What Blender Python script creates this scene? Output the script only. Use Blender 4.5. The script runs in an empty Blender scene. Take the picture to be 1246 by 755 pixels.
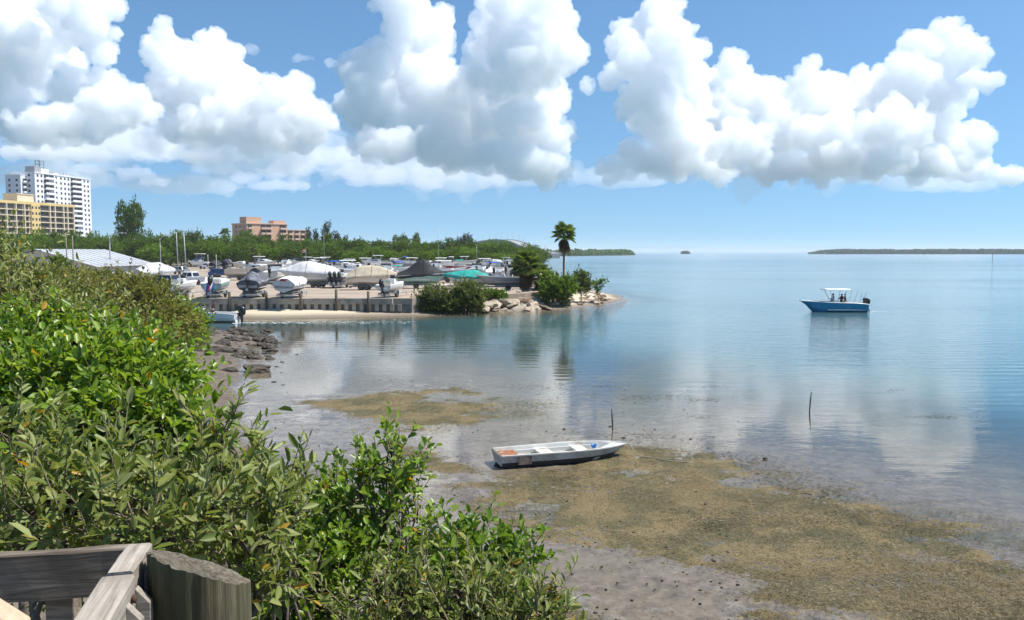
import bpy, bmesh, math, random
import numpy as np
from mathutils import Vector, Matrix
R = math.radians
random.seed(7)
rng = np.random.default_rng(11)
scene = bpy.context.scene
COL = scene.collection

# ------------------------------------------------------------------ camera
CAM_H = 6.5
PITCH = 4.12                       # degrees below the horizon
FOC = 980.0 / 1246.0               # focal length in picture widths
cam_data = bpy.data.cameras.new('camera')
cam_data.sensor_fit = 'HORIZONTAL'
cam_data.sensor_width = 36.0
cam_data.lens = 36.0 * FOC
cam_data.clip_start = 0.05
cam_data.clip_end = 60000
cam = bpy.data.objects.new('camera', cam_data)
cam.location = (0, 0, CAM_H)
cam.rotation_euler = (R(90 - PITCH), 0, 0)
COL.objects.link(cam)
scene.camera = cam

# ------------------------------------------------------------------ render settings
scene.render.engine = 'CYCLES'
scene.cycles.use_denoising = True
scene.cycles.max_bounces = 24
scene.cycles.volume_bounces = 22
scene.cycles.diffuse_bounces = 3
scene.cycles.glossy_bounces = 3
scene.cycles.transmission_bounces = 4
scene.cycles.transparent_max_bounces = 12
scene.cycles.caustics_reflective = False
scene.cycles.caustics_refractive = False
scene.cycles.sample_clamp_indirect = 6
scene.view_settings.view_transform = 'Standard'
scene.view_settings.look = 'None'
scene.view_settings.gamma = 1.0
scene.view_settings.exposure = 0.84
scene.view_settings.use_curve_mapping = False

SUN_AZ, SUN_EL = 84.0, 60.0        # clockwise from the view direction, above the horizon

# ------------------------------------------------------------------ node helper
class NB:
    """small builder for shader node trees"""
    def __init__(self, nt):
        self.nt = nt
    def n(self, typ, **kw):
        nd = self.nt.nodes.new(typ)
        for k, v in kw.items():
            setattr(nd, k, v)
        return nd
    def link(self, a, b):
        self.nt.links.new(a, b)
    def put(self, sock, v):
        if isinstance(v, bpy.types.NodeSocket):
            self.nt.links.new(v, sock)
        elif isinstance(v, (tuple, list)):
            v = tuple(v)
            if sock.type == 'RGBA' and len(v) == 3:
                v = v + (1.0,)
            sock.default_value = v
        else:
            sock.default_value = v
    def m(self, op, a, b=None, c=None, clamp=False):
        nd = self.n('ShaderNodeMath', operation=op)
        nd.use_clamp = clamp
        self.put(nd.inputs[0], a)
        if b is not None: self.put(nd.inputs[1], b)
        if c is not None: self.put(nd.inputs[2], c)
        return nd.outputs[0]
    def v(self, op, a, b=None, scale=None):
        nd = self.n('ShaderNodeVectorMath', operation=op)
        self.put(nd.inputs[0], a)
        if b is not None: self.put(nd.inputs[1], b)
        if scale is not None: self.put(nd.inputs['Scale'], scale)
        return nd.outputs['Value'] if op in ('DOT_PRODUCT', 'LENGTH', 'DISTANCE') else nd.outputs['Vector']
    def comb(self, x, y, z):
        nd = self.n('ShaderNodeCombineXYZ')
        for i, q in enumerate((x, y, z)): self.put(nd.inputs[i], q)
        return nd.outputs[0]
    def sep(self, a):
        nd = self.n('ShaderNodeSeparateXYZ'); self.put(nd.inputs[0], a)
        return nd.outputs
    def mr(self, val, a, b, c=0.0, d=1.0, smooth=True):
        nd = self.n('ShaderNodeMapRange')
        nd.interpolation_type = 'SMOOTHSTEP' if smooth else 'LINEAR'
        nd.clamp = True
        self.put(nd.inputs[0], val)
        for i, q in enumerate((a, b, c, d)): self.put(nd.inputs[1 + i], q)
        return nd.outputs[0]
    def mix(self, fac, a, b, mode='MIX'):
        nd = self.n('ShaderNodeMix'); nd.data_type = 'RGBA'; nd.blend_type = mode
        self.put(nd.inputs[0], fac); self.put(nd.inputs[6], a); self.put(nd.inputs[7], b)
        return nd.outputs[2]
    def noise(self, vec, scale, detail=4, rough=0.5, dist=0.0, lac=2.0, color=False, dims='3D'):
        nd = self.n('ShaderNodeTexNoise'); nd.noise_dimensions = dims
        if vec is not None: self.put(nd.inputs['Vector'], vec)
        nd.inputs['Scale'].default_value = scale; nd.inputs['Detail'].default_value = detail
        nd.inputs['Roughness'].default_value = rough; nd.inputs['Distortion'].default_value = dist
        nd.inputs['Lacunarity'].default_value = lac
        return nd.outputs['Color' if color else 'Fac']
    def voro(self, vec, scale, detail=0, rough=0.5, lac=2.0, feature='F1', out='Distance', rand=1.0):
        nd = self.n('ShaderNodeTexVoronoi'); nd.feature = feature
        self.put(nd.inputs['Vector'], vec)
        nd.inputs['Scale'].default_value = scale
        if 'Detail' in nd.inputs:
            nd.inputs['Detail'].default_value = detail; nd.inputs['Roughness'].default_value = rough
            nd.inputs['Lacunarity'].default_value = lac
        nd.inputs['Randomness'].default_value = rand
        return nd.outputs[out]
    def ramp(self, fac, stops, interp='LINEAR'):
        nd = self.n('ShaderNodeValToRGB'); cr = nd.color_ramp; cr.interpolation = interp
        while len(cr.elements) > 1: cr.elements.remove(cr.elements[-1])
        for i, (p, c) in enumerate(stops):
            e = cr.elements[0] if i == 0 else cr.elements.new(p)
            e.position = p; e.color = tuple(c) + ((1.0,) if len(c) == 3 else ())
        self.put(nd.inputs[0], fac)
        return nd.outputs[0]

# ------------------------------------------------------------------ pixels of the photograph -> directions and points
def ray(px, py):
    dx, dy = (px - 623.0) / 980.0, -(py - 377.5) / 980.0
    c, s = math.cos(R(PITCH)), math.sin(R(PITCH))
    return Vector((dx, c + dy * s, -s + dy * c))
def at(px, py, Y):                     # point on the ray at distance Y in front
    d = ray(px, py); t = Y / d.y
    return Vector((d.x * t, Y, CAM_H + d.z * t))
def gz(px, py, z=0.0):                 # point on the ray at height z
    d = ray(px, py); t = (z - CAM_H) / d.z
    return Vector((d.x * t, d.y * t, z))
def azel(px, py):
    d = ray(px, py).normalized()
    return math.degrees(math.atan2(d.x, d.y)), math.degrees(math.asin(d.z))

# ------------------------------------------------------------------ world: daylight sky with cumulus
world = bpy.data.worlds.new('World')
scene.world = world
world.use_nodes = True
wt = world.node_tree
wt.nodes.clear()
W = NB(wt)

def build_world():
    sky = W.n('ShaderNodeTexSky'); sky.sky_type = 'NISHITA'; sky.sun_disc = False
    sky.sun_elevation = R(SUN_EL); sky.sun_rotation = R(SUN_AZ)
    sky.altitude = 0; sky.air_density = 1.0; sky.dust_density = 0.5; sky.ozone_density = 5.0
    gen = W.sep(W.v('NORMALIZE', W.n('ShaderNodeTexCoord').outputs['Generated']))
    W.put(sky.inputs[0], W.v('NORMALIZE', W.comb(gen[0], gen[1], W.m('MULTIPLY_ADD', W.m('ABSOLUTE', gen[2]), 0.78, 0.105))))   # humid air: no yellow band at the horizon
    skyc = W.mix(1.0, sky.outputs[0], SKY_TINT, 'MULTIPLY')
    bgn = W.n('ShaderNodeBackground')
    W.put(bgn.inputs[0], skyc)
    bgn.inputs[1].default_value = SKY_STRENGTH
    W.link(bgn.outputs[0], W.n('ShaderNodeOutputWorld').inputs[0])
SKY_STRENGTH = 0.080
SKY_TINT = (0.79, 1.0, 1.05)
build_world()

sun_data = bpy.data.lights.new('sun', 'SUN')
sun_data.energy = 3.9
sun_data.angle = R(0.53)
sun_data.color = (1.0, 0.955, 0.88)
sun = bpy.data.objects.new('sun', sun_data)
sd = Vector((math.sin(R(SUN_AZ)) * math.cos(R(SUN_EL)), math.cos(R(SUN_AZ)) * math.cos(R(SUN_EL)), math.sin(R(SUN_EL))))
sun.rotation_euler = sd.to_track_quat('Z', 'Y').to_euler()
sun.location = sd * 400
COL.objects.link(sun)
# ------------------------------------------------------------------ cumulus clouds, kilometres away
def new_mat(name):
    m = bpy.data.materials.new(name); m.use_nodes = True; m.node_tree.nodes.clear()
    return m, NB(m.node_tree)
def finish(b, shader, disp=None, vol=None):
    o = b.n('ShaderNodeOutputMaterial'); b.link(shader, o.inputs[0])
    return o
def icosphere(sub):
    bm = bmesh.new(); bmesh.ops.create_icosphere(bm, subdivisions=sub, radius=1.0)
    v = np.array([q.co[:] for q in bm.verts]); f = np.array([[l.index for l in q.verts] for q in bm.faces]); bm.free()
    return v, f
def np_mesh(name, verts, faces, smooth=False):
    """verts (n,3), faces (m,k) all of one size"""
    verts = np.ascontiguousarray(verts, dtype=np.float32); faces = np.ascontiguousarray(faces, dtype=np.int32)
    me = bpy.data.meshes.new(name)
    n, (m, k) = len(verts), faces.shape
    me.vertices.add(n); me.vertices.foreach_set('co', verts.ravel())
    me.loops.add(m * k); me.loops.foreach_set('vertex_index', faces.ravel())
    me.polygons.add(m); me.polygons.foreach_set('loop_start', np.arange(0, m * k, k, dtype=np.int32))
    if smooth: me.polygons.foreach_set('use_smooth', np.ones(m, dtype=bool))
    me.update(calc_edges=True)
    return me
def link(name, me, material=None, parent=None):
    o = bpy.data.objects.new(name, me)
    COL.objects.link(o)
    if material is not None and not me.materials: me.materials.append(material)
    if parent is not None: o.parent = parent
    return o

def cloud_material(name, density):
    m, b = new_mat(name)
    vs = b.n('ShaderNodeVolumeScatter')
    b.put(vs.inputs['Color'], (1.0, 1.0, 1.0)); vs.inputs['Density'].default_value = density
    vs.inputs['Anisotropy'].default_value = 0.0
    o = b.n('ShaderNodeOutputMaterial'); b.link(vs.outputs[0], o.inputs['Volume'])
    return m
MAT_CLOUD = cloud_material('cloud_fringe_vapour', 0.0016)
MAT_SHELL = cloud_material('cloud_vapour', 0.0075)
MAT_THIN = cloud_material('cloud_thin_vapour', 0.0012)
MAT_THIN3 = cloud_material('cloud_pale_vapour', 0.0018)
MAT_THIN2 = cloud_material('cloud_soft_vapour', 0.0035)
tex_b = bpy.data.textures.new('billow', 'VORONOI'); tex_b.noise_scale = 240; tex_b.distance_metric = 'DISTANCE_SQUARED'
tex_c = bpy.data.textures.new('puff', 'VORONOI'); tex_c.noise_scale = 95; tex_c.distance_metric = 'DISTANCE_SQUARED'
tex_d = bpy.data.textures.new('wisp', 'CLOUDS'); tex_d.noise_scale = 70; tex_d.noise_depth = 4
tex_e = bpy.data.textures.new('curl', 'VORONOI'); tex_e.noise_scale = 42; tex_e.distance_metric = 'DISTANCE_SQUARED'
tex_f = bpy.data.textures.new('tatter', 'CLOUDS'); tex_f.noise_scale = 230; tex_f.noise_depth = 4
ICO1 = icosphere(2)
def cloud_spheres(dist, blobs, r, kids):
    P, S = [], []
    for (cx, cy, rx, ry) in blobs:
        Y = dist * (1 + 0.04 * r.normal())
        c = np.array(at(cx, cy, Y)); k = Y / 980.0
        rad = np.array((rx, 0.8 * (rx + ry) / 2, ry)) * k
        P.append(c); S.append(rad * 0.70)
        for _ in range(int(kids * max(1.0, (rx * ry) ** 0.5 / 36))):
            u = r.normal(size=3); u[2] = u[2] * 0.9 + 0.22; u[1] -= 0.3; u /= np.linalg.norm(u)
            s1 = min(rad) * (0.10 + 0.36 * r.random() ** 1.6)
            c1 = c + u * rad * r.uniform(0.62, 1.0)
            P.append(c1); S.append(np.full(3, s1))
            for _ in range(5):
                w = u * 0.8 + r.normal(size=3) * 0.7; w /= np.linalg.norm(w)
                s2 = s1 * r.uniform(0.22, 0.6); c2 = c1 + w * s1 * 0.95
                P.append(c2); S.append(np.full(3, s2))
                for _ in range(2):
                    w2 = w + r.normal(size=3) * 0.7; w2 /= np.linalg.norm(w2)
                    P.append(c2 + w2 * s2 * 0.95); S.append(np.full(3, s2 * r.uniform(0.35, 0.6)))
    return np.array(P), np.array(S)
def cloud_object(name, P, S, voxel, mat, relief, parent=None, final=None, smooth=0):
    v, f = ICO1
    V = (v[None] * S[:, None] + P[:, None]).reshape(-1, 3)
    F = (f[None] + (np.arange(len(P)) * len(v))[:, None, None]).reshape(-1, 3)
    org = P.mean(0); org[2] = 0
    if parent is not None: org = np.array(parent.location)
    o = link(name, np_mesh(name, V - org, F, True), mat, parent)
    if parent is None: o.location = org
    md = o.modifiers.new('union', 'REMESH'); md.mode = 'VOXEL'; md.voxel_size = voxel * 1.05
    if smooth:
        sm_ = o.modifiers.new('soften', 'SMOOTH'); sm_.iterations = smooth; sm_.factor = 0.5
    for t, st in relief:
        dm = o.modifiers.new('relief', 'DISPLACE'); dm.texture = t; dm.texture_coords = 'GLOBAL'; dm.strength = st; dm.mid_level = 0.5
    md = o.modifiers.new('clean', 'REMESH'); md.mode = 'VOXEL'; md.voxel_size = voxel; md.use_smooth_shade = True
    if final:
        dm = o.modifiers.new('curl', 'DISPLACE'); dm.texture = final[0]; dm.texture_coords = 'GLOBAL'; dm.strength = final[1]; dm.mid_level = 0.5
    return o
def make_cloud(name, dist, blobs, seed, voxel=18.0, kids=28, mat=None):
    P, S = cloud_spheres(dist, blobs, np.random.default_rng(seed), kids)
    if mat is not None:
        o = cloud_object(name, P, np.maximum(S, voxel * .8), voxel, mat, ((tex_b, -80), (tex_f, 130), (tex_d, 60)))
    else:   # dense billows inside a thin ragged fringe
        o = cloud_object(name, P, np.maximum(S, voxel * .8), voxel, MAT_SHELL, ((tex_b, -80), (tex_f, 165), (tex_c, -70), (tex_d, 95)), None, (tex_e, -36), 1)
        big = S[:, 0] > 70
        cloud_object('cloud_fringe', P[big], S[big] * 1.10, voxel * 1.9, MAT_CLOUD, ((tex_f, 330), (tex_d, 130)), o, (tex_d, 60), 3)
    o['kind'] = 'structure'
    return o
# each mass is listed as lobes: place and half-size in photograph pixels, all at one distance
make_cloud('cloud', 9000, [(10, 40, 60, 60), (60, 60, 40, 40), (95, 20, 42, 34), (120, 55, 22, 30), (5, 115, 48, 36), (110, 118, 52, 26), (150, 132, 40, 26), (75, 150, 70, 22), (30, 155, 60, 22)], 1)
make_cloud('cloud', 9300, [(196, 62, 17, 26), (215, 90, 34, 34), (255, 82, 32, 36), (285, 112, 34, 30), (240, 125, 60, 30), (300, 145, 52, 30), (355, 130, 38, 32), (380, 150, 30, 24), (335, 165, 60, 18), (240, 160, 60, 20), (335, 118, 20, 20)], 2)
make_cloud('cloud', 8000, [(490, 14, 34, 40), (515, 50, 34, 40), (470, 75, 30, 28), (452, 105, 34, 34), (440, 140, 26, 30), (500, 100, 46, 40), (538, 100, 30, 34), (505, 150, 40, 34), (470, 178, 36, 18), (520, 185, 30, 14), (560, 130, 44, 44), (590, 165, 36, 30), (560, 190, 40, 16)], 5)
make_cloud('cloud', 7800, [(606, 28, 24, 34), (640, 20, 44, 40), (672, 45, 26, 30), (655, 75, 46, 36), (610, 70, 42, 44), (620, 120, 42, 40), (660, 125, 34, 34), (640, 160, 46, 30), (672, 165, 24, 22), (640, 200, 44, 20), (600, 190, 34, 16), (672, 212, 22, 12)], 6)
make_cloud('cloud', 8400, [(808, 18, 22, 26), (790, 45, 30, 30), (815, 55, 30, 34), (770, 70, 22, 22), (748, 95, 16, 11), (790, 92, 42, 34), (835, 95, 26, 36), (800, 125, 44, 28), (840, 135, 24, 24), (815, 160, 34, 26), (845, 178, 32, 24), (870, 205, 28, 14), (775, 190, 26, 16), (748, 207, 22, 12), (810, 200, 50, 16)], 3)
make_cloud('cloud', 9600, [(890, 82, 16, 20), (882, 105, 24, 26), (885, 140, 28, 36), (915, 115, 24, 24), (945, 130, 30, 26), (985, 105, 28, 24), (1000, 125, 36, 24), (1045, 112, 36, 26), (955, 160, 44, 30), (905, 175, 40, 26), (1000, 165, 40, 30), (950, 205, 60, 16)], 7)
make_cloud('cloud', 9200, [(1100, 88, 26, 26), (1125, 66, 24, 24), (1150, 48, 26, 22), (1185, 66, 18, 20), (1165, 80, 30, 24), (1196, 98, 20, 9), (1150, 108, 34, 28), (1100, 120, 40, 32), (1130, 150, 46, 36), (1085, 160, 40, 34), (1178, 170, 22, 22), (1060, 195, 50, 22), (1130, 195, 50, 24), (1180, 205, 26, 12), (1228, 213, 26, 6), (1010, 205, 26, 18)], 4)
make_cloud('cloud', 11000, [(50, 186, 70, 11), (110, 190, 40, 8), (200, 188, 60, 8), (245, 193, 40, 6)], 8, 26, 10, MAT_THIN2)
make_cloud('cloud', 13000, [(330, 212, 22, 10), (370, 205, 26, 12), (300, 218, 24, 8), (430, 210, 22, 12), (470, 216, 26, 12), (160, 212, 26, 10), (190, 222, 30, 7), (520, 224, 30, 8), (90, 218, 30, 7)], 9, 30, 10, MAT_THIN2)
make_cloud('cloud', 12000, [(60, 172, 80, 18), (180, 176, 70, 14), (280, 186, 60, 14), (120, 205, 40, 9), (260, 206, 36, 8), (400, 190, 50, 14), (450, 222, 50, 8), (540, 214, 40, 9), (340, 226, 60, 7)], 21, 30, 12, MAT_THIN3)
make_cloud('cloud', 8200, [(718, 103, 6, 8)], 10, 16, 8)
make_cloud('cloud', 8600, [(292, 64, 13, 7), (306, 60, 12, 6), (366, 71, 16, 5), (405, 78, 8, 3)], 12, 16, 8, MAT_THIN2)
make_cloud('cloud', 9900, [(120, 170, 170, 40), (300, 185, 130, 42), (470, 200, 130, 36), (60, 215, 120, 24), (220, 225, 120, 16), (560, 215, 90, 26)], 13, 50, 10, MAT_THIN)
make_cloud('cloud', 10500, [(640, 208, 90, 24), (880, 185, 110, 50), (1040, 190, 130, 46), (1150, 222, 120, 14), (760, 215, 80, 20)], 14, 50, 10, MAT_THIN)
# ------------------------------------------------------------------ numpy helpers: noise, polygons
def _hash(ix, iy, seed):
    n = (ix.astype(np.int64) * 374761393 + iy.astype(np.int64) * 668265263 + seed * 974711) & 0x7fffffff
    n = (n ^ (n >> 13)) * 1274126177 & 0x7fffffff
    return ((n ^ (n >> 16)) & 0xffff) / 65535.0
def vnoise(x, y, seed=0):
    ix, iy = np.floor(x), np.floor(y); fx, fy = x - ix, y - iy
    fx = fx * fx * (3 - 2 * fx); fy = fy * fy * (3 - 2 * fy)
    a, b = _hash(ix, iy, seed), _hash(ix + 1, iy, seed)
    c, d = _hash(ix, iy + 1, seed), _hash(ix + 1, iy + 1, seed)
    return (a * (1 - fx) + b * fx) * (1 - fy) + (c * (1 - fx) + d * fx) * fy
def fbm(x, y, sc, octv=4, seed=0, gain=0.5):
    t, a, n = 0, 1.0, 0
    for i in range(octv):
        t = t + a * vnoise(x / sc * 2 ** i + 17.3 * i, y / sc * 2 ** i - 9.1 * i, seed + i); n += a; a *= gain
    return t / n                                             # 0..1
def sdist(x, y, poly):
    """signed distance to a polygon, positive inside"""
    x = np.asarray(x, float); y = np.asarray(y, float)
    best = np.full(x.shape, 1e18); inside = np.zeros(x.shape, bool)
    n = len(poly)
    for i in range(n):
        (x1, y1), (x2, y2) = poly[i], poly[(i + 1) % n]
        dx, dy = x2 - x1, y2 - y1
        t = np.clip(((x - x1) * dx + (y - y1) * dy) / (dx * dx + dy * dy + 1e-12), 0, 1)
        best = np.minimum(best, (x - x1 - t * dx) ** 2 + (y - y1 - t * dy) ** 2)
        if y1 != y2:
            c = ((y1 > y) != (y2 > y)) & (x < dx * (y - y1) / (y2 - y1) + x1)
            inside ^= c
    return np.where(inside, 1, -1) * np.sqrt(best)
def gpoly(pts, z=0.0):
    return [tuple(gz(px, py, z)[:2]) for px, py in pts]
def sm(x, a, b):
    t = np.clip((x - a) / (b - a), 0, 1)
    return t * t * (3 - 2 * t)

# ------------------------------------------------------------------ where the tide has left mud, weed and pools
P_BANK = [(-60, -20), (6, -20), (2.6, 2)] + gpoly([(470, 755), (415, 680), (330, 590), (298, 520), (292, 470), (300, 452), (292, 430), (326, 414), (272, 402), (235, 398), (180, 402)]) + [(-60, 66), (-90, 40)]
P_FLAT = [(4, -20), (24, -20), (24, 10)] + gpoly([(1420, 740), (1246, 678), (1130, 650), (1040, 623), (960, 598), (890, 572), (830, 552), (770, 543), (700, 548), (640, 545),
          (600, 548), (560, 500), (520, 470), (450, 458), (380, 452), (330, 440), (300, 425), (262, 420), (230, 430), (240, 520), (400, 755)])
P_WEED = gpoly([(500, 590), (560, 572), (640, 566), (700, 560), (770, 545), (830, 552), (900, 575), (960, 600), (1040, 622), (1130, 645), (1246, 668), (1380, 690), (1400, 790),
                (905, 775), (898, 735), (850, 708), (790, 690), (735, 672), (690, 655), (640, 640), (590, 622), (540, 604)])
P_WEED2 = gpoly([(372, 492), (430, 486), (450, 478), (520, 476), (570, 482), (640, 492), (690, 503), (620, 512), (560, 517), (500, 519), (455, 512), (415, 505), (420, 496)])
P_WEED3 = gpoly([(490, 545), (540, 556), (600, 566), (640, 572), (590, 580), (540, 592), (500, 585)])
P_WEED4 = gpoly([(640, 715), (700, 740), (760, 752), (800, 775), (650, 790), (620, 750)])
P_SUB = gpoly([(770, 540), (860, 545), (960, 572), (1060, 600), (1180, 632), (1400, 668), (1400, 720), (1130, 665), (960, 610), (830, 565)])
P_POOL = gpoly([(520, 520), (600, 514), (640, 530), (610, 552), (560, 560), (520, 548), (540, 532)])
P_POOL2 = gpoly([(560, 608), (620, 612), (690, 614), (640, 626), (580, 622)])
P_POOL3 = gpoly([(690, 672), (760, 690), (820, 712), (880, 728), (860, 745), (780, 735), (700, 715), (640, 690)])
P_POOL4 = gpoly([(330, 452), (420, 452), (470, 466), (440, 478), (360, 478), (310, 465)])
P_SPIT = gpoly([(300, 389), (400, 388), (505, 385), (590, 381), (650, 379), (700, 376), (740, 370), (765, 366), (757, 361), (735, 357), (722, 351), (700, 345)]) + [(13, 175), (9, 300), (-30, 300), (-60, 90)]
P_LAND = [(-2600, 150), (-60, 150), (-40, 92), (-36, 85), (-11, 84.5), (-5, 89.5), (2, 94), (6.5, 100), (9, 115), (10.5, 175), (9, 290), (12, 420), (-30, 900), (-900, 2600), (-2600, 2600)]

def ground_fields(x, y):
    """height, weed cover, sand cover"""
    nz1 = fbm(x, y, 3.2, 4, 1) - .5
    nz2 = fbm(x, y * 2.0, 0.9, 4, 5) - .5
    nz3 = fbm(x, y, 0.22, 3, 9) - .5
    wob = nz1 * 3.6 + nz2 * 1.4
    flat = sdist(x, y, P_FLAT) + wob
    weed = np.maximum.reduce([sdist(x, y, P_WEED), sdist(x, y, P_WEED2) * 0.9, sdist(x, y, P_WEED3), sdist(x, y, P_WEED4)]) + nz1 * 4.2 + nz2 * 2.4
    pool = np.maximum.reduce([sdist(x, y, P_POOL), sdist(x, y, P_POOL2) * 1.3, sdist(x, y, P_POOL3) * 1.2, sdist(x, y, P_POOL4) * 0.8]) + nz1 * 1.6 + nz2 * 1.0
    bank = sdist(x, y, P_BANK) + nz1 * 1.2
    spit = sdist(x, y, P_SPIT) + nz1 * 1.5
    land = sdist(x, y, P_LAND)
    wc = np.maximum(sm(weed, -0.9, 1.3), sm(sdist(x, y, P_SUB) + nz1 * 3 + nz2 * 2, -1.5, 1.5) * .8)
    # bed: gently falling away from the flat
    out = np.maximum(0, -flat)
    h = np.where(flat > 0, 0.000 + np.minimum(flat, 3) * 0.0015, -0.022 * out - 0.0011 * np.minimum(out, 60) ** 2)
    h = np.maximum(h, -2.6)
    h = h + (nz2 * 0.045 + nz1 * 0.02 + nz3 * 0.012) * sm(h, -0.5, -0.02)
    h = h - 0.045 * sm(pool, -0.6, 0.8)
    up_ = sm(weed, -0.9, 1.3); h = h + 0.016 * up_ + up_ * nz3 * 0.05 + up_ * nz2 * 0.03
    hb = np.clip(bank * 0.16, -1, 1.3) + nz2 * 0.10 + nz3 * .03
    h = np.where(bank > -1.2, np.maximum(h, hb), h)
    hs = np.clip(spit * 0.14, -3, 0.75) + nz2 * 0.03
    h = np.where(spit > -9, np.maximum(h, hs), h)
    h = np.where(land > 0, np.maximum(h, np.minimum(1.55, .6 + land * 0.35)), h)
    sand = sm(spit, -0.6, 0.6)
    return h, wc, sand, sm(bank, -0.5, 0.6)

def axis(segs):
    out = [segs[0][0]]
    for a, b, st in segs:
        n = max(1, int(round((b - a) / st))); out += list(a + (b - a) * (np.arange(1, n + 1) / n))
    return np.array(out)
def grid_mesh(name, xs, ys, zf):
    X, Y = np.meshgrid(xs, ys)
    nx, ny = len(xs), len(ys)
    x, y = X.ravel(), Y.ravel()
    z, attrs = zf(x, y)
    i = np.arange(nx * ny).reshape(ny, nx)
    F = np.stack([i[:-1, :-1], i[:-1, 1:], i[1:, 1:], i[1:, :-1]], -1).reshape(-1, 4)
    me = np_mesh(name, np.stack([x, y, z], 1), F, True)
    for k, val in attrs.items():
        a = me.attributes.new(k, 'FLOAT', 'POINT'); a.data.foreach_set('value', np.ascontiguousarray(val, dtype=np.float32))
    return me

def ground_material():
    m, b = new_mat('tidal_ground')
    p = b.n('ShaderNodeNewGeometry').outputs['Position']
    def attr(nm):
        a = b.n('ShaderNodeAttribute'); a.attribute_name = nm; return a.outputs['Fac']
    weed, sand, bank = attr('weed'), attr('sand'), attr('bank')
    n_big = b.noise(p, 0.7, 5, 0.6); n_med = b.noise(p, 4.0, 6, 0.65); n_fine = b.noise(p, 26.0, 5, 0.7)
    mud = b.ramp(n_med, [(.30, (.100, .080, .058)), (.5, (.172, .142, .105)), (.72, (.255, .215, .165))])
    mud = b.mix(b.mr(n_big, .45, .7, 0, .6), mud, (.25, .215, .165))
    wd = b.ramp(n_fine, [(.28, (.060, .043, .018)), (.46, (.148, .110, .045)), (.60, (.225, .172, .080)), (.74, (.33, .27, .155))])
    wd = b.mix(b.mr(n_big, .42, .58, 0, .75), wd, b.ramp(n_fine, [(.3, (.02, .022, .010)), (.55, (.07, .066, .022)), (.8, (.16, .15, .07))]))
    wm = b.mr(b.m('ADD', weed, b.m('MULTIPLY', b.m('SUBTRACT', n_med, .5), 2.6)), .36, .66)
    col = b.mix(wm, mud, wd)
    soil = b.ramp(n_med, [(.3, (.055, .043, .032)), (.5, (.115, .090, .068)), (.75, (.20, .165, .125))])
    col = b.mix(b.m('MULTIPLY', bank, b.mr(n_big, .2, .6, .75, 1)), col, soil)
    hz = b.sep(p)[2]
    dry = b.mr(hz, 0.10, 0.45)
    sd_ = b.mix(dry, b.ramp(n_fine, [(.3, (.13, .105, .078)), (.7, (.25, .205, .15))]), b.ramp(n_fine, [(.3, (.44, .365, .26)), (.7, (.62, .53, .39))]))
    col = b.mix(sand, col, sd_)
    pr = b.n('ShaderNodeBsdfPrincipled')
    b.put(pr.inputs['Base Color'], col)
    wet = b.m('MULTIPLY', b.m('SUBTRACT', 1.0, wm), b.mr(hz, 0.015, 0.12, 1.0, 0.0))
    b.put(pr.inputs['Roughness'], b.m('MULTIPLY_ADD', wet, -0.68, b.mr(n_med, .3, .7, .80, .92)))
    pr.inputs['Specular IOR Level'].default_value = 0.5
    bump = b.n('ShaderNodeBump'); b.put(bump.inputs['Strength'], b.m('MULTIPLY_ADD', wet, -0.6, 0.8))
    bump.inputs['Distance'].default_value = 0.03
    b.put(bump.inputs['Height'], b.m('ADD', b.m('MULTIPLY', n_fine, b.mr(wm, 0, 1, .25, 1.3)), n_med))
    b.link(bump.outputs[0], pr.inputs['Normal'])
    finish(b, pr.outputs[0])
    return m
gx = axis([(-9000, -1200, 780), (-1200, -300, 90), (-300, -80, 11), (-80, -40, 2), (-40, -14, .5), (-14, 16, .135), (16, 40, .4), (40, 80, 2), (80, 300, 11), (300, 1200, 90), (1200, 9000, 780)])
gy = axis([(-300, -40, 26), (-40, 8, 1.2), (8, 13, .3), (13, 36, .135), (36, 60, .25), (60, 96, .4), (96, 130, 1.0), (130, 320, 10), (320, 1000, 40), (1000, 9000, 400)])
def _gz(x, y):
    h, w, s, k = ground_fields(x, y)
    return h, {'weed': w, 'sand': s, 'bank': k}
ground = link('ground', grid_mesh('ground', gx, gy, _gz), ground_material())
ground['kind'] = 'structure'

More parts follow.
